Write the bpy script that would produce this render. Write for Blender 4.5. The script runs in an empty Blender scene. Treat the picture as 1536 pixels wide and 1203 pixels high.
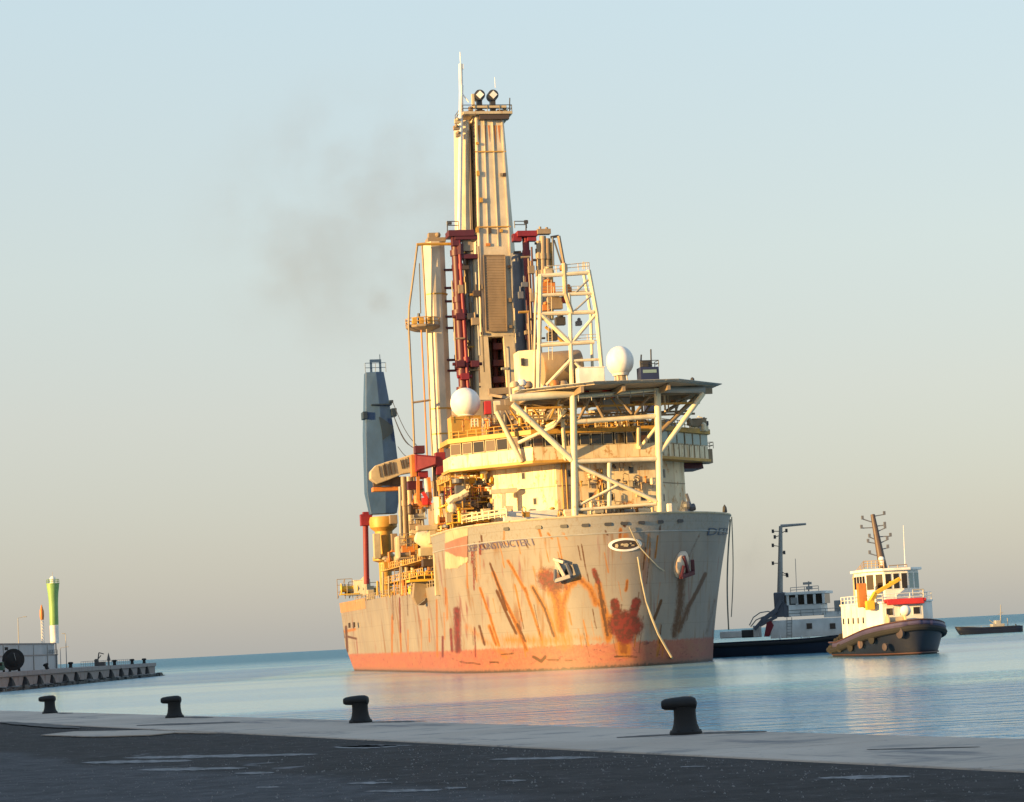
import bpy, bmesh, math, random
from mathutils import Vector, Matrix, noise
from mathutils.bvhtree import BVHTree
random.seed(7)
R_ = math.radians
C = bpy.context.scene
COL = C.collection

# ------------------------------------------------------------------ camera
F = 3500.0; ROLL = R_(3.0); PITCH = math.atan(358.5 / F); EYE = 4.6
def ray(px, py):
    dx, dy = px - 768, py - 601.5
    u = dx*math.cos(ROLL) - dy*math.sin(ROLL); v = dx*math.sin(ROLL) + dy*math.cos(ROLL)
    cp, sp = math.cos(PITCH), math.sin(PITCH)
    return Vector((u, F*cp + v*sp, F*sp - v*cp))
def G(px, py, z):                       # photo point on the level z
    d = ray(px, py); k = (z - EYE) / d.z
    return Vector((k*d.x, k*d.y, z))
def D(px, py, y):                       # photo point at distance y
    d = ray(px, py); k = y / d.y
    return Vector((k*d.x, y, EYE + k*d.z))
cam_d = bpy.data.cameras.new('camera'); cam = bpy.data.objects.new('camera', cam_d); COL.objects.link(cam)
cam_d.sensor_width = 36; cam_d.lens = F/1536*36; cam_d.clip_start = 0.1; cam_d.clip_end = 90000
cr, sr, cp, sp = math.cos(ROLL), math.sin(ROLL), math.cos(PITCH), math.sin(PITCH)
upc = Vector((0, -sp, cp)); X = Vector((1, 0, 0))
rv = X*cr - upc*sr; uv = X*sr + upc*cr; fv = Vector((0, cp, sp))
cam.matrix_world = Matrix(((rv.x, uv.x, -fv.x, 0), (rv.y, uv.y, -fv.y, 0), (rv.z, uv.z, -fv.z, EYE), (0, 0, 0, 1)))
C.camera = cam
def proj(w):                            # world -> photo pixel
    d = w - Vector((0, 0, EYE)); z = d.dot(fv)
    return 768 + F*d.dot(rv)/z, 601.5 - F*d.dot(uv)/z

# ------------------------------------------------------------------ light
SUN_AZ, SUN_EL = R_(60), R_(8)          # behind the camera, to the left
sdir = Vector((-math.sin(SUN_AZ)*math.cos(SUN_EL), -math.cos(SUN_AZ)*math.cos(SUN_EL), math.sin(SUN_EL)))
sl = bpy.data.lights.new('sun', 'SUN'); sl.energy = 5.0; sl.angle = R_(0.5); sl.color = (1.0, 0.60, 0.20)
so = bpy.data.objects.new('sun', sl); COL.objects.link(so); so.rotation_euler = sdir.to_track_quat('Z', 'Y').to_euler()
W = bpy.data.worlds.new('World'); C.world = W; W.use_nodes = True
nt = W.node_tree; nt.nodes.clear()
out = nt.nodes.new('ShaderNodeOutputWorld'); bg = nt.nodes.new('ShaderNodeBackground')
sky = nt.nodes.new('ShaderNodeTexSky'); sky.sky_type = 'NISHITA'; sky.sun_disc = False
sky.sun_elevation = SUN_EL; sky.sun_rotation = math.atan2(sdir.x, sdir.y)
sky.air_density = 1.0; sky.dust_density = 1.2; sky.ozone_density = 1.0
tc = nt.nodes.new('ShaderNodeTexCoord'); sx = nt.nodes.new('ShaderNodeSeparateXYZ')
nt.links.new(tc.outputs['Generated'], sx.inputs[0])
rmp = nt.nodes.new('ShaderNodeValToRGB'); nt.links.new(sx.outputs['Z'], rmp.inputs[0])
SKY = [(0.0, (.445, .452, .450)), (0.045, (.508, .498, .486)), (0.10, (.588, .580, .556)), (0.16, (.620, .665, .640)), (0.27, (.605, .728, .768)), (0.6, (.42, .61, .84)), (1.0, (.36, .52, .74))]
el = rmp.color_ramp.elements
while len(el) < len(SKY): el.new(0.5)
for e, (p, c) in zip(el, SKY): e.position = p; e.color = (*c, 1)
SKYSTR = 0.15
sc_ = nt.nodes.new('ShaderNodeVectorMath'); sc_.operation = 'SCALE'; sc_.inputs['Scale'].default_value = 0.425/SKYSTR
nt.links.new(rmp.outputs[0], sc_.inputs[0])
mx = nt.nodes.new('ShaderNodeMix'); mx.data_type = 'RGBA'; mx.inputs['Factor'].default_value = 0.82
nt.links.new(sky.outputs[0], mx.inputs[6]); nt.links.new(sc_.outputs[0], mx.inputs[7])
nt.links.new(mx.outputs[2], bg.inputs[0]); bg.inputs[1].default_value = SKYSTR
nt.links.new(bg.outputs[0], out.inputs[0])
vs = C.view_settings; vs.view_transform = 'Standard'; vs.look = 'None'; vs.exposure = 1.25; vs.gamma = 1.0
C.render.engine = 'CYCLES'
C.cycles.max_bounces = 6; C.cycles.volume_step_rate = 2.0; C.cycles.volume_max_steps = 128

# ------------------------------------------------------------------ materials
def nodes(name):
    m = bpy.data.materials.new(name); m.use_nodes = True
    t = m.node_tree; b = t.nodes['Principled BSDF']
    return m, t, b
def add(t, kind, **kw):
    n = t.nodes.new(kind)
    for k, v in kw.items():
        if k in n.inputs: n.inputs[k].default_value = v
        else: setattr(n, k, v)
    return n
def mixc(t, fac, a, b, blend='MIX'):
    n = t.nodes.new('ShaderNodeMix'); n.data_type = 'RGBA'; n.blend_type = blend
    for i, v in ((0, fac), (6, a), (7, b)):
        if hasattr(v, 'is_output'): t.links.new(v, n.inputs[i])
        else: n.inputs[i].default_value = v if i == 0 else (*v[:3], 1)
    return n.outputs[2]
def ramp(t, src, a, b):
    n = t.nodes.new('ShaderNodeMapRange'); n.inputs[1].default_value = a; n.inputs[2].default_value = b
    n.interpolation_type = 'SMOOTHSTEP'; t.links.new(src, n.inputs[0]); return n.outputs[0]
def tex(t, scale, mapping=(1, 1, 1), detail=4, rough=.6, coord='Object'):
    c = t.nodes.new('ShaderNodeTexCoord'); mp = t.nodes.new('ShaderNodeMapping'); mp.inputs['Scale'].default_value = mapping
    t.links.new(c.outputs[coord], mp.inputs[0])
    n = add(t, 'ShaderNodeTexNoise', Scale=scale, Detail=detail, Roughness=rough); t.links.new(mp.outputs[0], n.inputs['Vector'])
    return n.outputs['Fac']
RUST = (.30, .125, .028)
MATS = {}
def paint(name, col, rust=0.25, rough=.5, metal=0.0, rustcol=RUST, sc=1.0):
    """weathered paint: mottling, vertical rust runs and rust blotches"""
    m, t, b = nodes(name)
    mot = tex(t, .45*sc, (1, 1, .6), 5); c = mixc(t, ramp(t, mot, .3, .75), [x*.80 for x in col], [min(1, x*1.1) for x in col])
    runs = tex(t, 1.6*sc, (1, 1, .10), 4); blot = tex(t, .9*sc, (1, 1, .7), 6, .7)
    lo = .80 - .32*rust
    c = mixc(t, ramp(t, runs, lo, lo + .12), c, [x*.6+y*.4 for x, y in zip(rustcol, col)])
    c = mixc(t, ramp(t, blot, lo + .02, lo + .14), c, rustcol)
    t.links.new(c, b.inputs['Base Color']); b.inputs['Roughness'].default_value = rough; b.inputs['Metallic'].default_value = metal
    bp = add(t, 'ShaderNodeBump', Strength=.25, Distance=.05); t.links.new(blot, bp.inputs['Height']); t.links.new(bp.outputs[0], b.inputs['Normal'])
    MATS[name] = m; return m
M = MATS
paint('white', (.74, .64, .45), .6)
paint('house_white', (.74, .62, .42), .85, rustcol=(.42, .20, .04))
paint('tower_white', (.58, .50, .38), .45)
paint('rusty_white', (.50, .42, .34), .8)
paint('clean_white', (.80, .78, .74), .05)
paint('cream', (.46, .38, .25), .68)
paint('tan', (.28, .21, .135), .68)
paint('ochre', (.50, .28, .05), .65)
paint('orange', (.52, .19, .04), .5)
paint('grey', (.30, .30, .29), .35)
paint('dark', (.045, .045, .05), .2)
paint('red', (.20, .014, .025), .3, rustcol=(.2, .05, .03))
paint('dark_red', (.075, .010, .020), .3, rustcol=(.10, .03, .02))
paint('slate', (.033, .085, .20), .12, rustcol=(.05, .06, .06))
paint('panel', (.30, .225, .155), .2, rustcol=(.12, .07, .03))
paint('navy', (.02, .03, .09), .2)
paint('yellow', (.70, .42, .03), .3)
paint('bluegrey', (.12, .13, .16), .2)
paint('tugwhite', (.72, .72, .70), .15)
paint('tugblack', (.006, .010, .028), .3, rustcol=(.075, .045, .04), rough=.45)
paint('rubber', (.012, .012, .013), .05, rough=.8, rustcol=(.03, .03, .03))
paint('rope', (.40, .36, .27), .0, rough=.9)
paint('limegreen', (.22, .40, .13), .0)
paint('iron', (.004, .004, .005), .45, rough=.75, rustcol=(.05, .035, .028), sc=6)
def glass(name, col, rough=.08):
    m, t, b = nodes(name); b.inputs['Base Color'].default_value = (*col, 1); b.inputs['Roughness'].default_value = rough
    b.inputs['Specular IOR Level'].default_value = .6; M[name] = m
glass('glass', (.018, .014, .012)); glass('brownglass', (.07, .035, .02), .2); glass('sky_reflection_glass', (.20, .30, .30))  # palest pane colour stands in for reflected sky
m, t, b = nodes('letters'); b.inputs['Base Color'].default_value = (.10, .085, .16, 1); M['letters'] = m
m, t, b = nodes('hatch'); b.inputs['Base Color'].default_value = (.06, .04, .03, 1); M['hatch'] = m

def hull_paint():
    m, t, b = nodes('hull_paint')
    c = t.nodes.new('ShaderNodeTexCoord'); s = t.nodes.new('ShaderNodeSeparateXYZ'); t.links.new(c.outputs['Object'], s.inputs[0])
    z = s.outputs['Z']
    big = tex(t, .16, (1, 1, .6), 5); streak = tex(t, 1.1, (1, .35, .045), 4); fine = tex(t, 2.6, (1, 1, .8), 6, .7)
    col = mixc(t, ramp(t, big, .3, .7), (.205, .185, .168), (.26, .235, .205))
    col = mixc(t, ramp(t, streak, .52, .72), col, (.18, .105, .055))
    col = mixc(t, ramp(t, tex(t, .9, (1, .3, .06), 3), .60, .74), col, (.18, .085, .075))
    # bulwark strake of lighter paint
    zb = ramp(t, z, 18.9, 19.0); col = mixc(t, zb, col, mixc(t, ramp(t, fine, .45, .8), (.235, .228, .215), (.19, .15, .105)))
    at = t.nodes.new('ShaderNodeVertexColor'); at.layer_name = 'stain'
    sp_ = t.nodes.new('ShaderNodeSeparateColor'); t.links.new(at.outputs['Color'], sp_.inputs[0])
    vs_ = tex(t, 3.0, (1, 1, .12), 4)
    def brk(o, lo=.15, hi=.85, src=None):
        a = t.nodes.new('ShaderNodeMath'); a.operation = 'MULTIPLY_ADD'; t.links.new(src or fine, a.inputs[0]); a.inputs[1].default_value = 1.0
        a.inputs[2].default_value = -.45; d = t.nodes.new('ShaderNodeMath'); d.operation = 'ADD'; t.links.new(a.outputs[0], d.inputs[0]); t.links.new(o, d.inputs[1])
        return ramp(t, d.outputs[0], lo, hi)
    # plate seams
    w = t.nodes.new('ShaderNodeMath'); w.operation = 'PINGPONG'; w.inputs[1].default_value = 1.45; t.links.new(z, w.inputs[0])
    seam = t.nodes.new('ShaderNodeMath'); seam.operation = 'LESS_THAN'; seam.inputs[1].default_value = .035; t.links.new(w.outputs[0], seam.inputs[0])
    sf = t.nodes.new('ShaderNodeMath'); sf.operation = 'MULTIPLY'; sf.inputs[1].default_value = .35; t.links.new(seam.outputs[0], sf.inputs[0])
    col = mixc(t, sf.outputs[0], col, (.11, .09, .07))
    # boot topping
    zz = t.nodes.new('ShaderNodeMath'); zz.operation = 'MULTIPLY_ADD'; t.links.new(fine, zz.inputs[0]); zz.inputs[1].default_value = 1.3; t.links.new(z, zz.inputs[2])
    boot = ramp(t, zz.outputs[0], 4.35, 3.95)
    bc = mixc(t, ramp(t, fine, .35, .65), (.25, .078, .055), (.31, .115, .075))
    bc = mixc(t, ramp(t, tex(t, .8, (1, 1, 2.5), 5, .7), .57, .66), bc, (.12, .032, .035))
    bc = mixc(t, ramp(t, tex(t, .35, (1, 1, 2), 6, .7), .45, .65), bc, (.27, .115, .065)); bc = mixc(t, ramp(t, zz.outputs[0], 1.7, 1.1), bc, (.22, .10, .07))
    bc = mixc(t, ramp(t, zz.outputs[0], 1.15, .8), bc, (.06, .04, .035))
    col = mixc(t, boot, col, bc)
    col = mixc(t, brk(sp_.outputs[0], .12, .80, vs_), col, (.30, .115, .012))
    col = mixc(t, brk(sp_.outputs[0], .6, 1.0), col, (.17, .052, .006))
    col = mixc(t, brk(sp_.outputs[1], .2, .75), col, (.075, .028, .007))
    col = mixc(t, brk(sp_.outputs[2], .12, .62), col, mixc(t, ramp(t, tex(t, 1.4, (1, 1, 1), 4), .4, .6), (.15, .020, .012), (.08, .020, .010)))
    t.links.new(col, b.inputs['Base Color']); b.inputs['Roughness'].default_value = .5
    bp = add(t, 'ShaderNodeBump', Strength=.3, Distance=.12); t.links.new(big, bp.inputs['Height']); t.links.new(bp.outputs[0], b.inputs['Normal'])
    M['hull_paint'] = m
hull_paint()

# ------------------------------------------------------------------ mesh helpers
def frame_of(d):
    d = d.normalized(); a = Vector((0, 0, 1)) if abs(d.z) < .95 else Vector((1, 0, 0))
    x = a.cross(d).normalized(); return x, d.cross(x), d
class MB:
    def __init__(self): self.bm = bmesh.new(); self.mi = 0
    def face(self, vs):
        try: f = self.bm.faces.new(vs); f.material_index = self.mi; return f
        except ValueError: return None
    def box(self, c, s, rz=0.0, top=1.0):
        c = Vector(c); h = Vector(s)/2; q = Matrix.Rotation(rz, 3, 'Z'); vs = []
        for z in (-1, 1):
            k = top if z > 0 else 1
            for x, y in ((-1, -1), (1, -1), (1, 1), (-1, 1)): vs.append(self.bm.verts.new(c + q @ Vector((x*h.x*k, y*h.y*k, z*h.z))))
        for i in ((3, 2, 1, 0), (4, 5, 6, 7), (0, 1, 5, 4), (1, 2, 6, 5), (2, 3, 7, 6), (3, 0, 4, 7)): self.face([vs[j] for j in i])
        return self
    def span(self, a, b):
        a, b = Vector(a), Vector(b); return self.box((a+b)/2, [abs(x) for x in (b-a)])
    def ring(self, c, x, y, r, n, ph=0.0): return [self.bm.verts.new(c + (x*math.cos(ph+2*math.pi*i/n) + y*math.sin(ph+2*math.pi*i/n))*r) for i in range(n)]
    def skin(self, rings, cap=True, close=True):
        for a, b in zip(rings, rings[1:]):
            n = len(a)
            for i in range(n if close else n-1): self.face([a[i], a[(i+1) % n], b[(i+1) % n], b[i]])
        if cap: self.face(rings[0][::-1]); self.face(rings[-1])
        return self
    def tube(self, p, q, r, r2=None, n=8):
        p, q = Vector(p), Vector(q); x, y, d = frame_of(q-p); r2 = r if r2 is None else r2
        return self.skin([self.ring(p, x, y, r, n), self.ring(q, x, y, r2, n)])
    def beam(self, p, q, w, h=None):
        p, q = Vector(p), Vector(q); h = h or w; x, y, d = frame_of(q-p); rs = []
        for c in (p, q): rs.append([self.bm.verts.new(c + x*w/2*a + y*h/2*b_) for a, b_ in ((-1, -1), (1, -1), (1, 1), (-1, 1))])
        return self.skin(rs)
    def path(self, pts, r, n=6):
        pts = [Vector(p) for p in pts]; rs = []
        for i, p in enumerate(pts):
            d = (pts[min(i+1, len(pts)-1)] - pts[max(i-1, 0)]); x, y, _ = frame_of(d); rs.append(self.ring(p, x, y, r, n))
        return self.skin(rs)
    def lathe(self, c, prof, n=16, axis=(0, 0, 1), ph=0.0):
        c = Vector(c); x, y, d = frame_of(Vector(axis)); return self.skin([self.ring(c + d*h, x, y, max(r, .001), n, ph) for r, h in prof])
    def ball(self, c, r, n=16, sq=(1, 1, 1)):
        c = Vector(c); rs = []
        for i in range(1, n//2):
            a = math.pi*i/(n//2); rs.append([self.bm.verts.new(c + Vector((r*sq[0]*math.sin(a)*math.cos(2*math.pi*j/n), r*sq[1]*math.sin(a)*math.sin(2*math.pi*j/n), -r*sq[2]*math.cos(a)))) for j in range(n)])
        return self.skin(rs)
    def prism(self, poly, z0, z1, k=1.0):
        cx = sum(p[0] for p in poly)/len(poly); cy = sum(p[1] for p in poly)/len(poly)
        a = [self.bm.verts.new((x, y, z0)) for x, y in poly]; b = [self.bm.verts.new((cx+(x-cx)*k, cy+(y-cy)*k, z1)) for x, y in poly]
        return self.skin([a, b])
    def plate(self, pts, th, d):        # polygon given in space, thickened along d
        d = Vector(d).normalized()*th; a = [self.bm.verts.new(Vector(p)) for p in pts]; b = [self.bm.verts.new(Vector(p)+d) for p in pts]
        return self.skin([a, b])
    def rail(self, pts, h=1.1, r=.05, step=1.8, bars=2):
        pts = [Vector(p) for p in pts]
        for a, b in zip(pts, pts[1:]):
            n = max(1, int((b-a).length/step))
            for i in range(n+1):
                p = a.lerp(b, i/n); self.tube(p, p+Vector((0, 0, h)), r, n=4)
            for k in range(bars):
                z = Vector((0, 0, h*(k+1)/bars)); self.tube(a+z, b+z, r, n=4)
        return self
    def ladder(self, p, q, w=.5, r=.05, across=(1, 0, 0), step=.45):
        p, q, ac = Vector(p), Vector(q), Vector(across).normalized()*w/2
        self.tube(p-ac, q-ac, r, n=4); self.tube(p+ac, q+ac, r, n=4); n = int((q-p).length/step)
        for i in range(1, n): c = p.lerp(q, i/n); self.tube(c-ac, c+ac, r*.7, n=4)
        return self
    def build(self, name, mats, parent=None, smooth=False, bevel=0.0, loc=None):
        bmesh.ops.recalc_face_normals(self.bm, faces=self.bm.faces)
        if smooth:
            for f in self.bm.faces: f.smooth = True
            for e in self.bm.edges:
                if len(e.link_faces) == 2 and e.calc_face_angle(0) > R_(40): e.smooth = False
        me = bpy.data.meshes.new(name); self.bm.to_mesh(me); self.bm.free()
        for mm in (mats if isinstance(mats, (list, tuple)) else [mats]): me.materials.append(M[mm])
        o = bpy.data.objects.new(name, me); COL.objects.link(o)
        if parent: o.parent = parent
        if loc: o.location = loc
        if bevel:
            bv = o.modifiers.new('bevel', 'BEVEL'); bv.width = bevel; bv.segments = 2; bv.limit_method = 'ANGLE'
        return o
def tag(o, label, cat, group=None):
    o['label'] = label; o['category'] = cat
    if group: o['group'] = group
    return o
def thing(name, label, cat, loc, rz=0.0, group=None):
    o = bpy.data.objects.new(name, None); COL.objects.link(o); o.location = loc; o.rotation_euler = (0, 0, rz); o.empty_display_size = .5
    return tag(o, label, cat, group)
def structure(o, kind='structure'): o['kind'] = kind; return o
def text_mesh(body, size=1.0, extr=0.0):
    cu = bpy.data.curves.new('text', 'FONT'); cu.body = body; cu.size = size; cu.extrude = extr; cu.resolution_u = 2
    ob = bpy.data.objects.new('text', cu); COL.objects.link(ob); bpy.context.view_layer.update()
    dg = bpy.context.evaluated_depsgraph_get(); me = bpy.data.meshes.new_from_object(ob.evaluated_get(dg))
    bpy.data.objects.remove(ob); return me
# ------------------------------------------------------------------ sea
def water_mat():
    m, t, b = nodes('water')
    g = t.nodes.new('ShaderNodeNewGeometry')
    def nz(scale, sx_, sy_, det=3):
        mp = t.nodes.new('ShaderNodeMapping'); mp.inputs['Scale'].default_value = (sx_, sy_, 1); t.links.new(g.outputs['Position'], mp.inputs[0])
        n = add(t, 'ShaderNodeTexNoise', Scale=scale, Detail=det, Roughness=.55); t.links.new(mp.outputs[0], n.inputs['Vector']); return n.outputs['Fac']
    patch = ramp(t, nz(.010, .45, 2.6, 3), .42, .58)          # cat's paws: rough and calm water
    sep = t.nodes.new('ShaderNodeSeparateXYZ'); t.links.new(g.outputs['Position'], sep.inputs[0])
    wob = t.nodes.new('ShaderNodeMath'); wob.operation = 'MULTIPLY_ADD'; t.links.new(nz(.02, 1, 1, 3), wob.inputs[0]); wob.inputs[1].default_value = 60; t.links.new(sep.outputs['Y'], wob.inputs[2])
    lee0 = t.nodes.new('ShaderNodeMath'); lee0.operation = 'MULTIPLY'; t.links.new(ramp(t, wob.outputs[0], 205, 225), lee0.inputs[0]); t.links.new(ramp(t, wob.outputs[0], 460, 400), lee0.inputs[1])
    lee = t.nodes.new('ShaderNodeMath'); lee.operation = 'MULTIPLY_ADD'; t.links.new(lee0.outputs[0], lee.inputs[0]); lee.inputs[1].default_value = -.86; lee.inputs[2].default_value = 1.0   # calm lee water round the ship
    b1 = nz(1.3, 1, .8, 3); b2 = nz(.42, .35, 1, 3)
    st = t.nodes.new('ShaderNodeMapRange'); t.links.new(patch, st.inputs[0]); st.inputs[3].default_value = .7; st.inputs[4].default_value = 1.0
    bp = t.nodes.new('ShaderNodeBump'); bp.inputs['Distance'].default_value = .65; t.links.new(b1, bp.inputs['Height']); sm = t.nodes.new('ShaderNodeMath'); sm.operation = 'MULTIPLY'; t.links.new(st.outputs[0], sm.inputs[0]); t.links.new(lee.outputs[0], sm.inputs[1]); t.links.new(sm.outputs[0], bp.inputs['Strength'])
    bq = t.nodes.new('ShaderNodeBump'); bq.inputs['Distance'].default_value = 3.4; sq = t.nodes.new('ShaderNodeMath'); sq.operation = 'MULTIPLY'; sq.inputs[1].default_value = .85; t.links.new(lee.outputs[0], sq.inputs[0]); t.links.new(sq.outputs[0], bq.inputs['Strength']); t.links.new(b2, bq.inputs['Height']); t.links.new(bp.outputs[0], bq.inputs['Normal'])
    t.links.new(bq.outputs[0], b.inputs['Normal'])
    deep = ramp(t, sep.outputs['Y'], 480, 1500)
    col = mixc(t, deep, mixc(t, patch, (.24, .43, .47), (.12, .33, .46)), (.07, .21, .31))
    for nm_, a_, b_ in (('Roughness', .15, .42), ('Specular IOR Level', .5, .28)):
        mr = t.nodes.new('ShaderNodeMapRange'); mr.inputs[3].default_value = a_; mr.inputs[4].default_value = b_; t.links.new(deep, mr.inputs[0]); t.links.new(mr.outputs[0], b.inputs[nm_])
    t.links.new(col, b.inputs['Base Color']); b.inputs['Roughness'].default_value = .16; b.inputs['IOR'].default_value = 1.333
    M['water'] = m
water_mat()
sea = MB()
def grid_sea():
    ys = [-60, 0, 60, 150, 300, 600, 1200, 2500, 6000, 15000, 45000]
    rows = []
    for y in ys:
        w = max(400, abs(y)*1.0) if y < 45000 else 45000
        rows.append([sea.bm.verts.new((x*w, y, 0)) for x in (-1, -.5, 0, .5, 1)])
    for a, b in zip(rows, rows[1:]):
        for i in range(4): sea.face([a[i], a[i+1], b[i+1], b[i]])
grid_sea()
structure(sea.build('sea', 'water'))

# ------------------------------------------------------------------ quay
QZ = 3.0
e0, e1 = Vector((6.25, 29.6)), Vector((-19.4, 86.0)); ed = (e1-e0).normalized(); en = Vector((-ed.y, ed.x))   # en points inland (left)
if en.x > 0: en = -en
def q(a, b): p = e0 + ed*a + en*b; return (p.x, p.y)
def concrete_mat():
    m, t, b = nodes('concrete')
    big = tex(t, .22, (1, 1, 1), 5); fine = tex(t, 7, (1, 1, 1), 5, .7); mid = tex(t, 1.1, (1, .5, 1), 5, .65)
    col = mixc(t, ramp(t, big, .3, .7), (.37, .30, .245), (.47, .39, .325))
    col = mixc(t, ramp(t, mid, .52, .70), col, (.22, .20, .185)); col = mixc(t, ramp(t, tex(t, .45, (.4, 1.6, 1), 5, .7), .55, .68), col, (.17, .155, .15)); col = mixc(t, ramp(t, fine, .58, .75), col, (.19, .18, .17))
    t.links.new(col, b.inputs['Base Color']); b.inputs['Roughness'].default_value = .85
    bp = add(t, 'ShaderNodeBump', Strength=.5, Distance=.02); t.links.new(fine, bp.inputs['Height']); t.links.new(bp.outputs[0], b.inputs['Normal']); M['concrete'] = m
concrete_mat()
def asphalt_mat():
    m, t, b = nodes('asphalt')
    c = t.nodes.new('ShaderNodeTexCoord'); s = t.nodes.new('ShaderNodeSeparateXYZ'); t.links.new(c.outputs['Object'], s.inputs[0])
    big = tex(t, .12, (1, 1, 1), 4); grit = tex(t, 3.2, (1, 1, 1), 8, .85); worn = tex(t, .5, (1, 1, 1), 5, .65); grit2 = tex(t, 2.2, (1, 1, 1), 6, .75)
    # older, paler surfacing beyond a wobbling joint parallel to the quay (object x runs along it, y inland)
    a = t.nodes.new('ShaderNodeMath'); a.operation = 'MULTIPLY_ADD'; t.links.new(big, a.inputs[0]); a.inputs[1].default_value = 5.0; t.links.new(s.outputs['Y'], a.inputs[2])
    old = ramp(t, a.outputs[0], 10.8, 11.6)
    col = mixc(t, old, mixc(t, ramp(t, grit2, .3, .7), (.006, .006, .007), (.034, .030, .032)), mixc(t, ramp(t, grit2, .3, .7), (.026, .026, .031), (.066, .066, .074)))
    col = mixc(t, ramp(t, grit, .57, .72), col, (.20, .195, .21))
    col = mixc(t, ramp(t, worn, .66, .74), col, (.15, .15, .165))
    t.links.new(col, b.inputs['Base Color']); b.inputs['Roughness'].default_value = .9; b.inputs['Specular IOR Level'].default_value = .25
    bp = add(t, 'ShaderNodeBump', Strength=.7, Distance=.02); t.links.new(grit, bp.inputs['Height']); t.links.new(bp.outputs[0], b.inputs['Normal']); M['asphalt'] = m
asphalt_mat()
def wear_mat():
    m, t, b = nodes('worn_paint'); n = tex(t, 5, (1, 1, 1), 6, .8)
    col = mixc(t, ramp(t, n, .42, .56), (.05, .05, .055), (.19, .19, .20)); t.links.new(col, b.inputs['Base Color']); b.inputs['Roughness'].default_value = .8; M['worn_paint'] = m
wear_mat()
qa = math.atan2(ed.y, ed.x)
def qobj(mb, name, mats, **k):
    o = mb.build(name, mats, **k); o.location = (e0.x, e0.y, 0); o.rotation_euler = (0, 0, qa); return o
# local frame: x along the quay (away), y inland
mb = MB(); mb.span((-60, .25, -1.5), (420, 60, QZ-.02)); structure(qobj(mb, 'quay', 'concrete'))
mb = MB()
x = -40.0
while x < 300:
    L_ = 6.0; mb.span((x+.03, 0, QZ-.55), (x+L_-.03, 3.62, QZ+.035)); x += L_
structure(qobj(mb, 'quay_pavement', 'concrete', bevel=.03))
mb = MB(); mb.span((-60, 3.64, QZ-.01), (420, 60, QZ+.012)); structure(qobj(mb, 'asphalt_road', 'asphalt'))
# a tongue of concrete poured over the asphalt edge
mb = MB()
pts = []
for px, py in ((62, 1102), (110, 1097), (215, 1095), (330, 1099), (262, 1098.5), (225, 1102), (140, 1104.5)):
    g = G(px, py, QZ+.045); pts.append(g)
mb.plate(pts, -.02, (0, 0, 1)); structure(mb.build('concrete_pavement', 'concrete'))
# worn white paint and spilt lime streaks, each an irregular thin sheet on the asphalt
def streak(px0, px1, py, th, name='road_marking'):
    mb = MB(); n = 14; top = []; bot = []
    for i in range(n+1):
        u = i/n; x_ = px0 + (px1-px0)*u; w = th*(math.sin(math.pi*u)**.5)*(.55+.6*random.random())
        y_ = py - (px1-px0)*.0 - u*(px1-px0)*.02
        top.append(G(x_, y_-w/2, QZ+.017)); bot.append(G(x_, y_+w/2, QZ+.017))
    vs_ = [mb.bm.verts.new(p) for p in top]; vb = [mb.bm.verts.new(p) for p in bot]
    for i in range(n): mb.face([vs_[i], vs_[i+1], vb[i+1], vb[i]])
    structure(mb.build(name, 'worn_paint'))
for a in ((120, 290, 1144, 6), (205, 372, 1155, 5), (350, 412, 1160, 4), (180, 480, 1137, 5), (500, 600, 1121, 5), (383, 420, 1181, 3), (520, 590, 1175, 3.5), (545, 665, 1187, 4), (666, 700, 1182, 4), (750, 790, 1171, 3), (730, 900, 1139, 4), (1225, 1370, 1167, 5), (500, 620, 1120, 3), (1020, 1060, 1150, 2)): streak(*a)

# loose chips and grit lying on the asphalt
mb = MB()
for i in range(9000):
    a_ = random.uniform(-14, 52) if i % 3 else random.uniform(-14, 10); b_ = 3.9 + random.random()**1.3*19; r_ = random.uniform(.0035, .010)*(1+ (i % 9 == 0))
    c_ = Vector((a_, b_, QZ+.012)); v4 = [mb.bm.verts.new(c_ + Vector((r_*math.cos(k*2.1+i), r_*math.sin(k*2.1+i), 0))) for k in range(3)] + [mb.bm.verts.new(c_+Vector((0, 0, r_*1.1)))]
    for f_ in ((0, 1, 3), (1, 2, 3), (2, 0, 3)): mb.face([v4[k] for k in f_])
m, t, b = nodes('chippings'); b.inputs['Base Color'].default_value = (.19, .185, .185, 1); b.inputs['Roughness'].default_value = .8; M['chippings'] = m
structure(qobj(mb, 'gravel', 'chippings'), 'stuff')
# dark edge lines beside the bollards, along the coping
def edge_line(px0, py0, px1, py1, th):
    mb = MB(); n = 16; a = []; b = []
    for i in range(n+1):
        u = i/n; w = th*(.35+.65*math.sin(math.pi*u))*(.7+.5*random.random()); x_, y_ = px0+(px1-px0)*u, py0+(py1-py0)*u
        a.append(mb.bm.verts.new(G(x_, y_-w/2, QZ+.040))); b.append(mb.bm.verts.new(G(x_, y_+w/2, QZ+.040)))
    for i in range(n): mb.face([a[i], a[i+1], b[i+1], b[i]])
    structure(mb.build('pavement_edge_line', 'dark_line'))
m, t, b = nodes('dark_line'); b.inputs['Base Color'].default_value = (.05, .045, .045, 1); b.inputs['Roughness'].default_value = .8; M['dark_line'] = m
for a in ((925, 1106, 1008, 1101.5, 2.2), (1046, 1099.5, 1150, 1097, 3.2), (558, 1083, 640, 1081.5, 2), (272, 1076, 320, 1076, 1.8), (85, 1070, 110, 1069.5, 1.4), (205, 1088, 360, 1083, 2.6), (0, 1083, 120, 1091.5, 5), (1300, 1124, 1470, 1120, 1.6)): edge_line(*a)

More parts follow.
